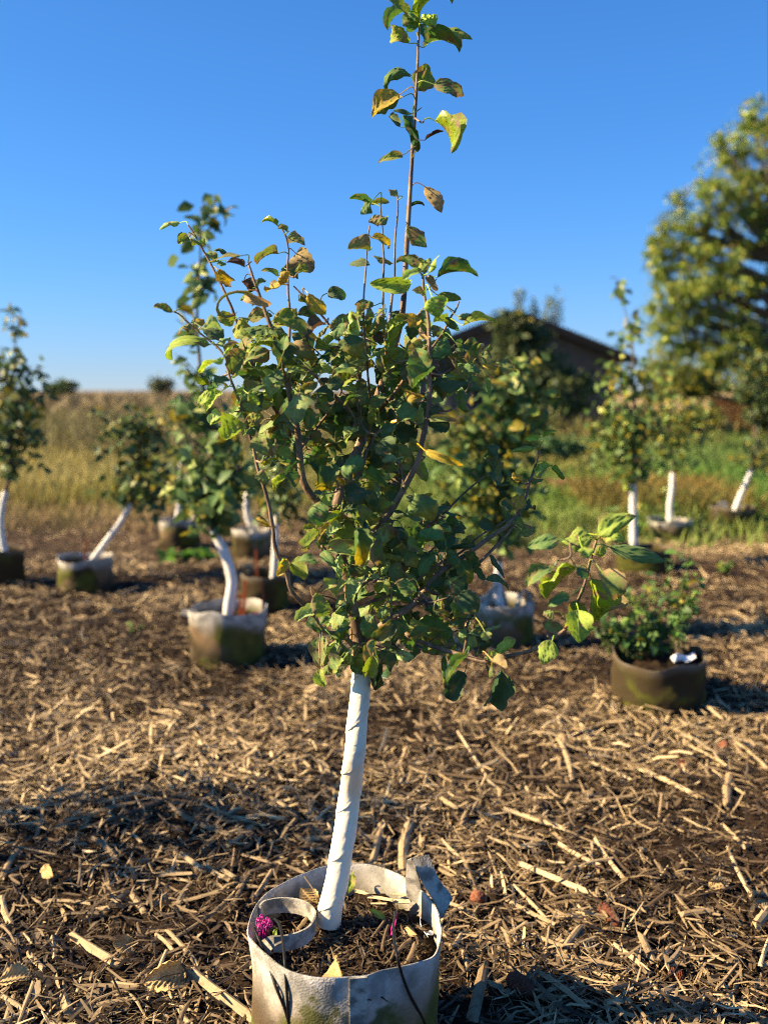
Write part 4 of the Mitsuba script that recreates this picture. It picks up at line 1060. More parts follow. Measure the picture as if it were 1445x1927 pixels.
potted_tree('leafy tree with a thin white stem, second of the two upright ones at right', z10, [(1261, 985), (1260, 955), (1264, 920), (1265, 890), (1262, 830), (1260, 770), (1262, 720)], 4,
            [(1262, 735, 50, 45, 3), (1290, 790, 50, 45, 3), (1240, 800, 45, 45, 3), (1290, 850, 35, 25, 1), (1255, 680, 30, 30, 1)], 360, leaf_len=.056, yellow=.2, r0=.022, pal=GREENS * [2.0, 1.9, 1.1])
(_, _, _), z11 = far_bag('bluish black grow bag at the right edge below the leaning stem', 1336, 1412, 1006, .21, 34)
potted_tree('sparse small tree leaning right at the right edge with yellow leaves', z11, [(1380, 968), (1392, 935), (1405, 905), (1413, 885), (1422, 850), (1425, 810)], 4,
            [(1425, 835, 35, 30, 2), (1395, 850, 25, 18, .7), (1440, 880, 30, 25, 1.2)], 110, leaf_len=.055, yellow=.4, r0=.022)

# the next tree of the near row, out of view at left: its shade lies over the mulch
far_c = np.array([-2.02, 2.2, 0])
bag('grow_bag', 'grow bag out of view at left, next in the near row', far_c[0], far_c[1], .16, .26, seed=15, n=48)
key = thing('apple_tree', 'leafy tree out of view at left, shading the mulch', 'tree')
pth = smooth_path([far_c + [0, 0, .2], far_c + [.05, .02, .7], far_c + [.02, 0, 1.2], far_c + [0, 0, 1.7]], 20)
part(key, 'trunk', tube(pth, np.linspace(.02, .004, 20), 8), 'far_bark', smooth=True)
N = 420
cc = far_c + [0, 0, 1.0] + unit(rng.normal(size=(N, 3))) * (rng.random((N, 1)) ** .4) * [.34, .30, .42]
v, f, c = leaf_cards(cc, rng.normal(size=(N, 3)), rng.normal(size=(N, 3)) + [0, 0, .8], np.full(N, .055), np.full(N, .036), leaf_tint(N))
part(key, 'crown', (v, f), 'far_leaf', smooth=True, color=c, kind='stuff')

# straps and stakes of the farther bags
def strap(key, pts_a, pts_b, z):
    part(key, 'handle', loft([P(a, b, z + d) for a, b, d in pts_a], [P(a, b, z + d) for a, b, d in pts_b], .004, 20, 4), 'strap_felt', smooth=40)


strap('grow_bag_007', [(905, 1142, -.1), (925, 1105, -.05), (945, 1102, 0), (960, 1150, .05)], [(915, 1150, -.1), (930, 1116, -.05), (940, 1112, 0), (948, 1155, .05)], z7)
strap('grow_bag_007', [(978, 1150, -.1), (985, 1112, -.02), (1000, 1120, 0), (1003, 1165, .05)], [(965, 1155, -.1), (975, 1120, -.02), (990, 1116, 0), (992, 1160, .05)], z7)
strap('grow_bag_004', [(366, 1168, -.1), (350, 1160, -.1), (338, 1156, -.1)], [(372, 1150, -.1), (360, 1147, -.1), (345, 1146, -.1)], z4)
strap('grow_bag_005', [(448, 1010, -.1), (470, 985, -.1), (476, 960, -.05)], [(460, 1012, -.1), (482, 988, -.1), (488, 1005, -.05)], z5)
strap('grow_bag_011', [(1345, 970, -.1), (1352, 945, -.1), (1366, 945, -.1), (1370, 970, -.1)], [(1352, 972, -.1), (1356, 955, -.1), (1362, 955, -.1), (1363, 972, -.1)], z11)
for lab, a, b, zz, rr, mat in (('flat orange plant stake standing in the white topped bag beside its crooked stem', (456, 1165), (462, 1092), z4 - .02, .006, 'orange_wood'),
                               ('short bright orange stake leaning in the white topped bag', (449, 1165), (453, 1118), z4 - .03, .006, 'orange_wood'),
                               ('thin rust coloured stake at the right of the white topped bag', (495, 1168), (494, 1090), z4 + .02, .004, 'rust_wood'),
                               ('rust red stake standing in the small bag left of the near trunk', (483, 1065), (481, 1035), z6, .005, 'orange_wood'),
                               ('reddish stake standing in the brown bag of the leaning tree', (157, 1062), (163, 1015), z2, .006, 'rust_wood')):
    p0, p1 = P(*a, zz), P(*b, zz)
    s_ = np.array([rr, 0, 0])
    single('plant_stake', loft([p0 - s_ - [0, 0, .06], p1 - s_], [p0 + s_ - [0, 0, .06], p1 + s_], .004, 6, 3), mat, lab, 'stake', smooth=False)
for a, b, m, lab in ((462, 1172, 'magenta_plastic', 'magenta plant label nearest the crooked stem in the white topped bag'), (470, 1163, 'white_plastic', 'white plant label standing between the two magenta ones'),
                     (481, 1160, 'magenta_plastic', 'magenta plant label at the right inside the white topped bag'), (476, 1172, 'white_plastic', 'white plant label at the front rim of the white topped bag')):
    p0 = P(a, b, z4 - .02)
    single('plant_label', loft([p0 - [.006, 0, .03], p0 + [-.006, 0, .018]], [p0 + [.006, 0, -.03], p0 + [.01, .004, .018]], .0015, 4, 3), m, lab, 'plant label')
single('white_tag', loft([P(1262, 1238, z8 - .08), P(1275, 1229, z8 - .1), P(1290, 1235, z8 - .05), P(1305, 1228, z8)], [P(1268, 1247, z8 - .12), P(1280, 1243, z8 - .08), P(1294, 1246, z8 - .1), P(1310, 1238, z8 - .06)], .003, 18, 5), 'white_plastic',
       'crumpled white plastic scrap on the rim of the wide dark bag', 'plastic scrap', smooth=40)


# ---------------------------------------------------------------- weeds and small plants
def weed(label, spots, n, L, pal, cat='weed', name='weed', spread=1.0, hgt=.12, z=None):
    key = thing(name, label, cat)
    C, D, St = [], [], []
    for a, b, h0 in spots:
        o = on_plane(a, b, h0)
        for _ in range(n):
            e = o + np.array([rng.normal(0, .06 * spread), rng.normal(0, .05 * spread), abs(rng.normal(hgt, hgt * .4))])
            pth = smooth_path([o + [rng.normal(0, .015), rng.normal(0, .015), -.01], (o + e) / 2 + [rng.normal(0, .015), 0, .02], e], 8)
            St.append(tube(pth, np.linspace(.0022, .001, 8), 4))
            k = rng.integers(3, 8, 6)
            C.append(pth[k])
            D.append(rng.normal(0, 1, (6, 3)) + [0, 0, .2])
    part(key, 'stems', join(St), 'far_leaf', color=np.tile([.10, .13, .04], (sum(len(s[0]) for s in St), 1)), kind='stuff')
    C, D = np.vstack(C), np.vstack(D)
    N = len(C)
    Ls = L * rng.uniform(.6, 1.3, N)
    v, f, c = leaf_cards(C, D, np.column_stack([rng.normal(-.3, .6, N), rng.normal(-.3, .6, N), rng.normal(.9, .4, N)]), Ls, Ls * .6, leaf_tint(N, .06, pal))
    part(key, 'foliage', (v, f), 'far_leaf', smooth=True, color=c, kind='stuff')


BRIGHT = GREENS * [1.5, 1.9, 1.0]
weed('bushy green weeds filling the wide dark bag at right', [(1175, 1235, .17), (1210, 1232, .17), (1240, 1232, .17), (1150, 1225, .16)], 10, .042, GREENS * [1, 1.25, .9], spread=1.1, hgt=.13)
weed('leggy light green shoots rising at the right of the wide dark bag', [(1265, 1215, .22), (1280, 1215, .22)], 7, .04, BRIGHT, spread=.8, hgt=.27)
weed('green weeds on the mulch just behind the wide dark bag', [(1190, 1150, 0), (1225, 1145, 0)], 5, .04, BRIGHT, hgt=.09)
weed('single upright green weed on bare mulch near the right edge', [(1366, 1085, 0)], 5, .045, BRIGHT, spread=.35, hgt=.09)
weed('flat bright green weed on the mulch between the bags at left', [(325, 1058, 0), (350, 1056, 0), (385, 1056, 0)], 6, .07, BRIGHT * [1, 1.2, 1], spread=1.0, hgt=.03)
weed('leafy weeds round the pale rimmed half buried bag at right', [(1205, 1000, 0), (1190, 1015, 0), (1250, 980, .05)], 8, .06, BRIGHT, spread=1.5, hgt=.16)
weed('low weeds behind the bluish black bag at right', [(1425, 1000, 0), (1440, 1005, 0)], 9, .06, BRIGHT, spread=1.7, hgt=.14)
weed('tiny green seedling on the dark mulch left of the white topped bag', [(250, 1195, 0)], 4, .02, BRIGHT, spread=.5, hgt=.03)

# ---------------------------------------------------------------- mulch
def mulch(n, z0, z1, Lr, ar, br_, tone_mu, tone_sd, lift, power=1.0, bend=.12, rings=4, sides=4, pitch=.22, keep=0.0, wide=.5):
    x, y = scatter(n, z0, z1, power, wide)
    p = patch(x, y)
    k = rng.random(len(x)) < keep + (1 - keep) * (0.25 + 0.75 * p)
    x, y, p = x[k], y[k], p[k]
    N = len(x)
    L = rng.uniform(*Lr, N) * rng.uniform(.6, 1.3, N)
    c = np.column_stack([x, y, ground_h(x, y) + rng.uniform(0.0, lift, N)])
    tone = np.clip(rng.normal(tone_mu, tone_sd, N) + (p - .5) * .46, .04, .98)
    return pieces(c, rng.uniform(0, 2 * np.pi, N), rng.normal(0, pitch, N), L, rng.uniform(*ar, N), rng.uniform(*br_, N), rng.normal(0, bend, N), tone, sides, rings)


bed = numbered('mulch_bed')
lays = [mulch(30000, 1.25, 3.8, (.008, .030), (.0007, .0023), (.0004, .0009), .33, .22, .022, keep=.6, pitch=.4, bend=.06, rings=2),
        mulch(18000, 1.25, 3.6, (.015, .05), (.0004, .0009), (.0003, .0007), .50, .2, .026, bend=.14, rings=4, sides=3, pitch=.4, keep=.45),
        mulch(21000, 1.25, 4.2, (.018, .068), (.0018, .0056), (.0005, .0014), .42, .25, .034, keep=.3, bend=.035, rings=3, pitch=.3),
        mulch(2600, 1.25, 4.0, (.015, .04), (.005, .011), (.0005, .0012), .40, .19, .024, keep=.3, bend=.1, rings=4, pitch=.45),
        mulch(4600, 1.25, 4.4, (.04, .11), (.0025, .0055), (.0012, .0035), .62, .17, .028, sides=5, bend=.03),
        mulch(7000, 2.5, 6.0, (.04, .12), (.003, .008), (.0015, .004), .58, .22, .045, power=.9, rings=3, bend=.05, pitch=.3),
        mulch(22000, 3.3, 8.2, (.02, .07), (.002, .006), (.001, .003), .46, .2, .028, power=.8, rings=3, keep=.5, wide=.47, bend=.05),
        mulch(3500, 3.4, 8.0, (.05, .14), (.004, .009), (.002, .004), .64, .18, .03, power=.8, rings=3, wide=.47, bend=.04)]
o, VV, FF, UU = 0, [], [], []
for v, f, uv in lays:
    VV.append(v)
    FF.append(f + o)
    UU.append(uv)
    o += len(v)
scene[bed] = mikit.ply((np.vstack(VV), np.vstack(FF)), 'straw', smooth=False, uv=np.vstack(UU))
labels[bed] = {'label': 'loose mulch of chopped corn stalks, straw and splinters on dark soil', 'kind': 'structure'}

# the stalks that can be picked out one by one: traced ones first
ST = """137 1749 218 1816 18 .72|362 1844 478 1928 21 .72|186 1559 379 1485 10 .34|316 1527 432 1580 10 .5|140 1914 246 1893 11 .66|0 1654 32 1598 11 .55|0 1679 18 1731 11 .8|120 1886 130 1918 16 .68|179 1577 225 1615 11 .45|302 1640 362 1647 10 .6|197 1707 239 1668 12 .55|249 1675 271 1710 12 .6|341 1601 383 1647 11 .62|383 1630 424 1658 11 .7|53 1791 81 1826 10 .75|295 1759 330 1791 8 .75|316 1752 376 1826 9 .7|232 1506 278 1478 14 .55|119 1496 176 1513 12 .5|91 1492 151 1464 9 .5|255 1437 349 1426 9 .7|436 1442 490 1460 9 .97|420 1441 480 1425 9 .6|70 1346 230 1365 9 .4|345 1326 410 1333 10 .7|325 1696 420 1680 9 .66|95 1678 170 1690 8 .6|330 1770 440 1690 8 .55|150 1860 260 1870 9 .5|160 1707 205 1704 9 .8|215 1856 262 1868 8 .7|5 1880 40 1905 10 .6|430 1600 475 1560 10 .6
952 1528 1068 1563 11 .85|979 1626 1112 1684 12 .9|1188 1438 1318 1501 12 .97|1052 1394 1081 1474 10 .75|1117 1581 1170 1648 9 .85|1050 1590 1125 1630 9 .85|862 1384 916 1461 5 .95|1157 1782 1224 1827 11 .85|1014 1845 1104 1912 12 .6|992 1852 1068 1925 10 .4|889 1925 911 1827 20 .5|1215 1885 1269 1853 16 .7|1420 1751 1446 1720 18 .7|1059 1796 1090 1751 13 .6|1144 1903 1184 1893 12 .75|970 1666 1032 1728 7 .85|956 1693 1041 1737 9 .7|1367 1599 1411 1697 7 .9|1362 1550 1403 1608 8 .8|1282 1728 1336 1720 12 .7|1206 1764 1229 1809 14 .6|1054 1805 1170 1822 10 .66|827 1501 858 1532 10 .65|1367 1514 1371 1461 14 .62|870 1615 900 1680 9 .5|1080 1520 1190 1505 8 .6|1290 1400 1370 1440 6 .85|800 1455 960 1475 8 .4|1050 1485 1110 1488 9 .4|1085 1425 1200 1424 8 .5|1340 1450 1400 1495 6 .85|1110 1438 1185 1472 7 .9|1385 1390 1445 1440 8 .8|1050 1360 1060 1410 9 .8|1095 1372 1115 1412 8 .85|1200 1415 1240 1380 9 .6|1280 1790 1370 1775 8 .35|1300 1880 1330 1850 10 .4|1160 1865 1230 1850 9 .5|940 1800 1000 1810 9 .5
585 1585 718 1573 14 .66|700 1625 718 1555 12 .62|755 1640 768 1552 17 .70|470 1640 540 1620 8 .5|480 1690 512 1640 9 .6|440 1700 470 1640 8 .5|560 1575 600 1600 9 .5|1000 1760 1065 1790 9 .6|860 1760 930 1775 9 .6|850 1795 868 1770 10 .7|872 1800 880 1830 10 .7"""
n_st = 0


def stalk(c, d, L, r, tone, seed):
    """A split corn stalk: ribbed outside, ragged ends, a node ring now and then."""
    rs = np.random.default_rng(seed)
    n, sd = 7, 8
    s = np.linspace(-.5, .5, n)
    d = unit(d)
    side = unit(np.cross([0, 0, 1], d))
    up = np.cross(d, side)
    ctr = c + d * (s * L)[:, None] + side * (rs.normal(0, .03) * L * (4 * s * s - .3))[:, None]
    ang = np.arange(sd) * 2 * np.pi / sd
    k = 1 + .14 * rs.normal(size=(n, sd)) * .5 + .10 * np.cos(ang * 4)[None]
    flat = rs.uniform(.45, .9)
    k[3] *= 1.12
    v = ctr[:, None] + r * k[..., None] * (np.cos(ang)[None, :, None] * side + flat * np.sin(ang)[None, :, None] * up)
    v[0] += d * (rs.normal(0, .9, sd) * r)[:, None]
    v[-1] += d * (rs.normal(0, .9, sd) * r)[:, None]
    v = v.reshape(-1, 3)
    F = []
    for a in range(n - 1):
        for b in range(sd):
            q = [a * sd + b, a * sd + (b + 1) % sd, (a + 1) * sd + (b + 1) % sd, (a + 1) * sd + b]
            F += [[q[0], q[1], q[2]], [q[0], q[2], q[3]]]
    for b in range(1, sd - 1):
        F += [[0, b + 1, b], [(n - 1) * sd, (n - 1) * sd + b, (n - 1) * sd + b + 1]]
    u = math.floor(tone * 100) + .05 + .9 * np.arange(sd) / sd
    uv = np.stack([np.broadcast_to(u, (n, sd)), np.broadcast_to((s * L * 14)[:, None] + rs.uniform(0, 40), (n, sd))], -1).reshape(-1, 2)
    return v, np.array(F), uv


for item in ST.replace('\n', '|').split('|'):
    x0, y0, x1, y1, w, tone = map(float, item.split())
    a, b = on_plane(x0, y0, .02), on_plane(x1, y1, .02)
    a[2], b[2] = ground_h(a[0], a[1]) + .018, ground_h(b[0], b[1]) + .018
    z = depth_of((a + b) / 2)
    v, f, uv = stalk((a + b) / 2 + [0, 0, .004], b - a, np.linalg.norm(b - a), max(w / 2 * z / FPX, .003), min(tone, .99), n_st)
    part(bed, 'corn_stalk', (v, f), 'straw', smooth=False, uv=uv)
    n_st += 1
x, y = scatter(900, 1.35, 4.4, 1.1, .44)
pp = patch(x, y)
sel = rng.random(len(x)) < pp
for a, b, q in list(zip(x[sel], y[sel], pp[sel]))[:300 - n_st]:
    L = rng.uniform(.04, .13)
    yaw = rng.uniform(0, 2 * np.pi)
    h0 = ground_h(np.array([a]), np.array([b]))[0]
    v, f, uv = stalk(np.array([a, b, h0 + .016 + rng.uniform(0, .012)]), np.array([math.cos(yaw), math.sin(yaw), rng.normal(0, .13)]), L, rng.uniform(.0028, .0062), float(np.clip(rng.normal(.55 + .2 * (q - .5), .17), .15, .97)), n_st)
    part(bed, 'corn_stalk', (v, f), 'straw', smooth=False, uv=uv)
    n_st += 1
# chips on the soil inside the bags
N = 1500
an, ra = rng.uniform(0, 2 * np.pi, N), np.sqrt(rng.random(N)) * .135
c = np.column_stack([RC[0] + ra * np.cos(an), RC[1] + ra * np.sin(an), np.full(N, soil1[:, 2].mean() + .002) + rng.uniform(-.006, .014, N)])
big = rng.random(N) < .12
v, f, uv = pieces(c, rng.uniform(0, 6.28, N), rng.normal(0, .35, N), np.where(big, rng.uniform(.02, .055, N), rng.uniform(.008, .025, N)), np.where(big, rng.uniform(.0015, .004, N), rng.uniform(.0007, .002, N)), rng.uniform(.0005, .0015, N), rng.normal(0, .2, N), np.clip(rng.normal(.27, .14, N), .03, .8))
part(bag1, 'bark_chips', (v, f), 'straw', uv=uv, kind='stuff')
for k, (x0, y0, x1, y1, w, tone) in enumerate(((672, 1675, 690, 1685, 11, .85), (693, 1685, 738, 1697, 10, .88), (742, 1694, 773, 1700, 11, .9), (700, 1698, 728, 1704, 5, .8), (740, 1680, 772, 1690, 5, .85), (646, 1690, 652, 1716, 6, .4), (702, 1760, 725, 1735, 6, .45), (745, 1790, 775, 1770, 9, .5), (765, 1812, 782, 1780, 8, .5), (718, 1785, 730, 1745, 6, .4), (562, 1745, 580, 1728, 9, .5), (735, 1805, 748, 1780, 5, .45), (786, 1740, 800, 1755, 8, .35))):
    a, b = on_plane(x0, y0, .245), on_plane(x1, y1, .245)
    v, f, uv = stalk((a + b) / 2, b - a + [0, 0, .006], np.linalg.norm(b - a), w / 2 * 1.5 / FPX, tone, 900 + k)
    part(bag1, 'wood_chip', (v, f), 'straw', smooth=False, uv=uv)


def lump(label, a, b, w, mat, name, cat, long=None, seed=0, tooth=0.0):
    m = trimesh.creation.icosphere(4, 1.0)
    v = np.array(m.vertices)
    p0 = on_plane(a, b, .02)
    if long is None:
        r = w / 2 * depth_of(p0) / FPX
        v = v * (0.75 + .5 * meshkit.fbm(v * 2.3 + seed, 3, seed)[:, None]) * r
    else:
        p1 = on_plane(*long, .02)
        ax = p1 - p0
        Lh = np.linalg.norm(ax) / 2
        r = w / 2 * depth_of(p0) / FPX
        th = np.arctan2(v[:, 1], v[:, 2])
        rad = np.clip(1 - np.abs(v[:, 0]) ** 4, 0, 1) ** .5
        k = 1 + tooth * np.sin(th * 7) * np.sin(v[:, 0] * 22 + np.floor(th * 7 / 3.14) * 1.5)
        e1 = ax / (2 * Lh)
        e2 = unit(np.cross([0, 0, 1], e1))
        e3 = np.cross(e1, e2)
        v = e1 * (v[:, :1] * Lh) + r * (rad * k)[:, None] * (np.cos(th)[:, None] * e2 + np.sin(th)[:, None] * e3)
        p0 = (p0 + p1) / 2
    p0[2] = ground_h(p0[0], p0[1]) + .016
    single(name, (v + p0, np.array(m.faces)), mat, label, cat, smooth=True)


lump('dark red brown corn cob piece in the straw right of the bag', 1130, 1704, 22, 'cob', 'corn_cob', 'corn cob', (1164, 1744), 1, .13)
lump('corn cob piece in deep shadow at the bottom right of the bag', 955, 1846, 32, 'cob', 'corn_cob', 'corn cob', (1006, 1878), 2, .13)
lump('short corn cob stub in the mulch near the bottom right corner', 1257, 1822, 22, 'cob', 'corn_cob', 'corn cob', (1288, 1828), 3, .13)
lump('round red clod on the straw at upper right of the mulch', 1364, 1398, 22, 'clod_skin', 'soil_clod', 'clod', None, 4)
lump('small red clod left of the round one on the straw', 1285, 1433, 20, 'clod_skin', 'soil_clod', 'clod', None, 5)
lump('crumbly red clod on the mulch just right of the bag handle', 898, 1680, 28, 'clod_skin', 'soil_clod', 'clod', None, 6)
lump('grey brown clod beside the crumbly red one', 935, 1683, 24, 'soil_skin', 'soil_clod', 'clod', None, 7)


# ---------------------------------------------------------------- grass and field
def blades(n, xr, yr, hr, cols, lean=.25, wd=.004, clump=.0, dens=None):
    x, y = rng.uniform(*xr, n), rng.uniform(*yr, n)
    if dens is not None:
        k = rng.random(n) < dens(x, y)
        x, y = x[k], y[k]
    n = len(x)
    h = rng.uniform(*hr, n) * (0.75 + .5 * meshkit.fbm(np.column_stack([x * .13, y * .05, x * 0]), 3, 78)) * (0.55 + .9 * meshkit.fbm(np.column_stack([x * .8, y * .8, x * 0]), 3, 77))
    b = np.column_stack([x, y, ground_h(x, y) - .01])
    a = rng.uniform(0, 6.28, n)
    s = np.column_stack([np.cos(a), np.sin(a), np.zeros(n)]) * (wd * rng.uniform(.6, 1.4, n) * (1 + y / 12))[:, None]
    d = np.column_stack([rng.normal(0, lean, n), rng.normal(0, lean, n), np.ones(n)])
    m = b + d * (h * .55)[:, None]
    t = b + (d * [1.9, 1.9, .95]) * h[:, None]
    v = np.stack([b - s, b + s, m - s * .8, m + s * .8, t], 1).reshape(-1, 3)
    F = np.array([[0, 1, 3], [0, 3, 2], [2, 3, 4]])
    f = (F[None] + (np.arange(n) * 5)[:, None, None]).reshape(-1, 3)
    q = meshkit.fbm(np.column_stack([x * .45, y * .3, x * 0]), 3, 55)
    w = np.clip((q - .35) / .3 + rng.normal(0, .25, n), 0, 1)[:, None]
    c = (np.array(cols[0]) * (1 - w) + np.array(cols[1]) * w) * rng.uniform(.7, 1.3, (n, 1))
    return v, f, np.repeat(c, 5, axis=0)


def field(name, label, lays, cat='grass'):
    o, VV, FF, CC = 0, [], [], []
    for v, f, c in lays:
        VV.append(v), FF.append(f + o), CC.append(c)
        o += len(v)
    k = single(name, (np.vstack(VV), np.vstack(FF)), 'grass_blade_skin', label, cat, color=np.vstack(CC), kind='stuff')


field('dry_grass', 'tall yellow green and straw coloured grass field at left', [
    blades(16000, (-7, -.2), (8.6, 15), (.18, .42), ((.19, .22, .045), (.33, .285, .10)), wd=.005, dens=lambda x, y: (np.abs(x) < .55 * y) * np.clip((y - 8.4) / 1.5, 0, 1)),
    blades(2500, (-5, -.5), (7.2, 9.2), (.05, .16), ((.28, .19, .10), (.12, .12, .04)), wd=.004),
    blades(14000, (-16, 1), (14, 30), (.35, .75), ((.16, .16, .055), (.21, .175, .085)), wd=.008),
    blades(14000, (-45, 6), (28, 80), (.6, 1.05), ((.19, .16, .085), (.23, .185, .105)), wd=.02)])
field('green_grass', 'lush green grass and low weeds at right behind the bags', [
    blades(17000, (-.3, 6), (6.6, 13), (.06, .22), ((.10, .20, .035), (.16, .21, .05)), wd=.006, dens=lambda x, y: (np.abs(x) < .55 * y) * np.clip((y - 6.4) / .6, 0, 1)),
    blades(9000, (-.3, 10), (12, 22), (.12, .35), ((.10, .17, .04), (.21, .20, .055)), wd=.008),
    blades(3000, (1.9, 3.4), (7.8, 9.6), (.12, .35), ((.25, .16, .04), (.14, .15, .04)), wd=.006),
    blades(5000, (0, 24), (22, 45), (.3, .7), ((.12, .13, .045), (.2, .16, .06)), wd=.016)])


# ---------------------------------------------------------------- bushes and big trees
def foliage_mass(c, R3, n, L, pal, yellow=.05, clumps=20, seed=0):
    """Leaves gathered in clumps through an ellipsoid, with gaps between the clumps."""
    rs = np.random.default_rng(seed)
    k = unit(rs.normal(size=(clumps, 3))) * (rs.random((clumps, 1)) ** .45)
    cl = c + k * R3
    cr = rs.uniform(.16, .34, clumps) * (20 / max(clumps, 20)) ** .5 if clumps < 60 else rs.uniform(.03, .09, clumps) * 2.2
    cr = cr[:, None] * np.mean(R3)
    i = rs.integers(0, clumps, n)
    p = cl[i] + unit(rs.normal(size=(n, 3))) * (rs.random((n, 1)) ** .5) * cr[i] * [1.15, 1.15, .8]
    loose = rs.random(n) < .22
    p[loose] = c + unit(rs.normal(size=(loose.sum(), 3))) * (rs.random((loose.sum(), 1)) ** .4) * R3 * 1.05
    d = rs.normal(size=(n, 3)) + [0, 0, -.3]
    nn = rs.normal(size=(n, 3)) + [-.2, -.2, .8]
    Ls = L * rs.uniform(.6, 1.3, n)
    col = leaf_tint(n, yellow, pal) * (0.8 + .4 * rs.random((clumps, 1))[i])
    v, f, cc = leaf_cards(p, d, nn, Ls, Ls * .6, col)
    return v, f, cc, cl


def big_plant(name, label, cat, base, blobs, n, L, pal, trunk_r, yellow=.05, seed=0, z=None, part_name='crown'):
    """A tree or bush: trunk from the ground, limbs to its clumps, leaf clumps. blobs: (x, y, rx, ry, clumps)."""
    key = thing(name, label, cat)
    b = on_plane(*base) if z is None else P(*base, z)
    if z is None:
        z = depth_of(b)
    b = np.array([b[0], b[1], ground_h(b[0], b[1]) - .05])
    VV, FF, CC, limbs, o = [], [], [], [], 0
    tot = sum(q[2] * q[3] for q in blobs)
    top = P(blobs[0][0], blobs[0][1], z)
    trunk = smooth_path([b, b * .6 + top * .4 + [0.1 * trunk_r, 0, 0], top], 20)
    for q, (x, y, rx, ry, cl) in enumerate(blobs):
        R3 = np.array([rx, rx, ry]) * z / FPX
        c = P(x, y, z) + np.array([0, rng.uniform(-.4, .4) * R3[0], 0])
        v, f, cc, centres = foliage_mass(c, R3, int(n * rx * ry / tot), L, pal, yellow, cl, seed + q)
        VV.append(v), FF.append(f + o), CC.append(cc)
        o += len(v)
        a = trunk[int(np.clip(np.argmin(np.linalg.norm(trunk - c, axis=1)) - 3, 3, 19))]
        for e in centres[:max(2, cl // 3)]:
            m = (a + e) / 2 + rng.normal(0, .08, 3) * R3 - [0, 0, .1 * R3[2]]
            limbs.append(tube(smooth_path([a, m, e], 10), np.linspace(trunk_r * .34, trunk_r * .06, 10), 6))
    part(key, 'trunk', tube(trunk, np.linspace(trunk_r, trunk_r * .35, 20), 12), 'far_bark', smooth=True)
    add_limbs(key, limbs)
    part(key, part_name, (np.vstack(VV), np.vstack(FF)), 'far_leaf', smooth=True, color=np.vstack(CC), kind='stuff')
    return key


OLIVE = GREENS * [1.35, 1.1, .55]
GREY = np.array([(.075, .10, .055), (.06, .085, .045), (.10, .12, .065), (.12, .13, .06), (.14, .15, .09)])
DARK = GREENS * [.8, .8, .75]
big_plant('large_tree', 'large spreading tree with yellowing leaves at the right edge', 'tree', (1478, 792), [(1470, 430, 90, 70, 16), (1400, 300, 80, 60, 22), (1445, 235, 70, 60, 18), (1320, 390, 62, 50, 20), (1275, 440, 55, 48, 18), (1260, 510, 45, 40, 14), (1340, 480, 70, 45, 16),
          (1300, 590, 85, 40, 24), (1255, 560, 50, 36, 16), (1330, 540, 70, 40, 20), (1250, 620, 40, 30, 14), (1255, 690, 45, 40, 14), (1310, 725, 60, 30, 14), (1385, 670, 60, 50, 16), (1240, 480, 30, 40, 10), (1380, 540, 70, 50, 20), (1380, 610, 70, 40, 12), (1330, 670, 70, 40, 14), (1420, 690, 45, 40, 8), (1390, 390, 60, 50, 12), (1290, 655, 55, 30, 9), (1500, 560, 70, 90, 16), (1530, 330, 90, 110, 18)], 42000, .11, OLIVE * [2.0, 2.2, 2.3], .26, .13, 40, z=24)
big_plant('bush', 'dark green bush standing against the barn gable', 'bush', (950, 790), [(955, 640, 40, 60, 26), (985, 625, 45, 35, 18), (1000, 690, 70, 55, 24), (930, 700, 40, 50, 14), (1060, 740, 60, 45, 18), (1010, 760, 80, 40, 18)], 6000, .15, GREENS * [1.1, 1.0, 1.0], .07, .02, 60, z=21)
for a, (lab, x, y0, y1, w) in enumerate((('slender feathery treetop left of three above the barn roof', 976, 640, 532, 13), ('thin feathery treetop in the middle above the barn roof', 1003, 640, 556, 10), ('slender feathery treetop right of three above the barn roof', 1048, 650, 535, 16), ('small feathery treetop just left of the right one above the barn roof', 1030, 650, 548, 12))):
    big_plant('slim_tree', lab, 'tree', (x, 770), [(x, (y0 + y1) / 2, w, (y0 - y1) / 2, 60)], 330, .10, GREY * 2.0, .03, .0, 80 + a, z=31 if a < 2 else 32.5)
big_plant('shrub', 'olive green shrub on the right skyline below the large tree', 'bush', (1290, 790), [(1290, 720, 60, 35, 16), (1240, 735, 40, 25, 10)], 2600, .14, OLIVE, .05, .12, 90, z=22)
big_plant('shrub', 'green shrub in front of the wooden fence at the right edge', 'bush', (1425, 800), [(1420, 715, 50, 45, 14), (1445, 770, 40, 30, 8)], 2600, .13, GREENS, .05, .08, 91, z=19)
big_plant('shrub', 'low olive shrub left of the wooden fence', 'bush', (1320, 815), [(1320, 785, 45, 25, 10), (1275, 800, 35, 20, 8)], 1500, .1, OLIVE, .04, .1, 92, z=17)
big_plant('distant_tree', 'small hazy tree alone on the left skyline', 'tree', (302, 745), [(303, 726, 20, 17, 14)], 600, .6, GREY * 1.1, .2, 0, 93, z=95)
big_plant('distant_tree', 'low green bush on the left skyline beside the leftmost tree', 'bush', (121, 748), [(121, 730, 22, 14, 12), (100, 736, 18, 9, 8)], 700, .35, GREENS * 1.1, .1, 0, 95, z=60)
big_plant('bush', 'blue green leafy clump in the field right of the near tree', 'bush', (1010, 880), [(1010, 830, 60, 32, 16), (1080, 850, 40, 22, 9)], 1800, .08, GREENS * [1, 1.3, 1.3], .02, .02, 94)
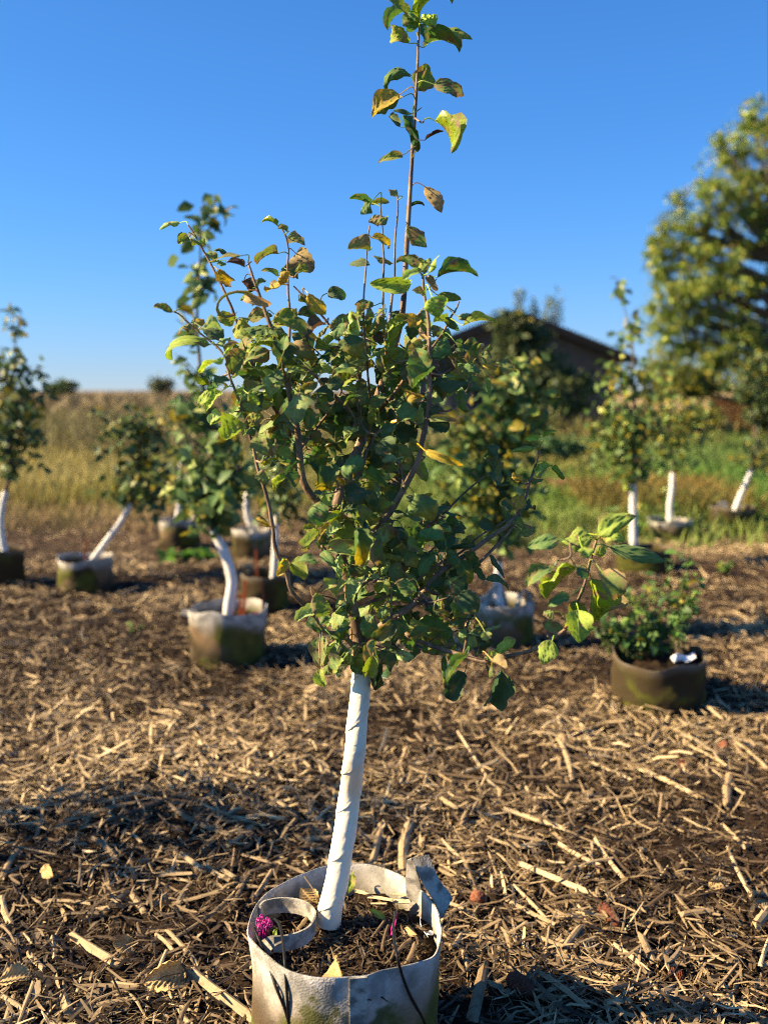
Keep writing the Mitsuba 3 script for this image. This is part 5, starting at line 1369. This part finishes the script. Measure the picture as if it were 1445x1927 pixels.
single('dirt_patch', (lambda m: (np.array(m.vertices) * [.75, .5, .13] * (0.8 + .4 * meshkit.fbm(np.array(m.vertices) * 2, 3, 5)[:, None]) + on_plane(1065, 925) + [0, .3, -.02], np.array(m.faces)))(trimesh.creation.icosphere(4, 1.0)), 'clod_skin',
       'low mound of reddish earth in the green grass right of centre', 'earth mound', smooth=True)

# ---------------------------------------------------------------- barn and fence
barn = thing('barn', 'grey gabled barn with a dark low roof behind the bushes', 'barn')
zb = 27.0
A, E0, E1 = P(968, 585, zb), P(760, 668, zb), P(1180, 668, zb)
yb = A[1]
hw, base = (E1[0] - E0[0]) / 2, -0.1
cxb, he, hr = A[0], E1[2] - .12, A[2] - .12
LB = 14.0
pan = []
nb = 26
for k in range(nb):                                                # board by board gable
    xa, xb = cxb - hw + .25 + (2 * hw - .5) * k / nb, cxb - hw + .25 + (2 * hw - .5) * (k + 1) / nb
    za, zb_ = (hr - (hr - he) * abs(q - cxb) / hw - .1 for q in (xa, xb))
    d = .03 * (k % 2)
    pan.append((np.array([[xa, yb + d, base], [xb, yb + d, base], [xb, yb + d, zb_], [xa, yb + d, za], [xa, yb + .15, base], [xb, yb + .15, base], [xb, yb + .15, zb_], [xa, yb + .15, za]]),
                np.array([[0, 1, 2], [0, 2, 3], [5, 4, 7], [5, 7, 6], [4, 0, 3], [4, 3, 7], [1, 5, 6], [1, 6, 2], [3, 2, 6], [3, 6, 7]])))
wall = None
for q in pan:
    part(barn, 'wall_panel', q, 'barn_wall_skin')
for s in (-1, 1):
    x = cxb + s * (hw - .25)
    part(barn, 'side_wall', box([min(x, x - s * .15), yb + .16, base], [max(x, x - s * .15), yb + LB, he - .1]), 'barn_wall_skin')
for s in (-1, 1):
    v = []
    for yy in (yb - .5, yb + LB + .5):
        for dz in (0, .16):
            v += [[cxb, yy, hr + dz], [cxb + s * (hw + .25), yy, he - (hr - he) * .25 / hw + dz]]
    v = np.array(v)
    m = trimesh.convex.convex_hull(v)
    part(barn, 'roof', m, 'barn_roof_skin')
    q = []
    for yy in (yb - .56, yb - .505):
        for dz in (-.12, .13):
            q += [[cxb, yy, hr + dz], [cxb + s * (hw + .27), yy, he - (hr - he) * .27 / hw + dz]]
    part(barn, 'fascia_board', trimesh.convex.convex_hull(np.array(q)), 'barn_trim_skin')
part(barn, 'door', box([cxb - 1.2, yb - .06, base], [cxb + 1.2, yb - .005, 2.4]), 'barn_trim_skin')
fen = thing('wooden_fence', 'brown board fence far back at the right edge', 'fence')
zf = 26.0
for k in range(14):
    a = P(1338 + k * 8.3, 795, zf)
    h = .95 + .07 * ((k * 37) % 5) / 5
    part(fen, 'board', box([a[0] - .052, a[1] - .012, -.05], [a[0] + .052, a[1] + .012, h]), 'fence_wood')
for h in (.25, .75):
    a, b = P(1334, 795, zf), P(1450, 795, zf)
    part(fen, 'rail', box([a[0], a[1] + .014, h], [b[0], a[1] + .07, h + .09]), 'fence_wood')
print('shapes', len(scene), 'leaves', len(all_leaves), 'traced', n_traced)
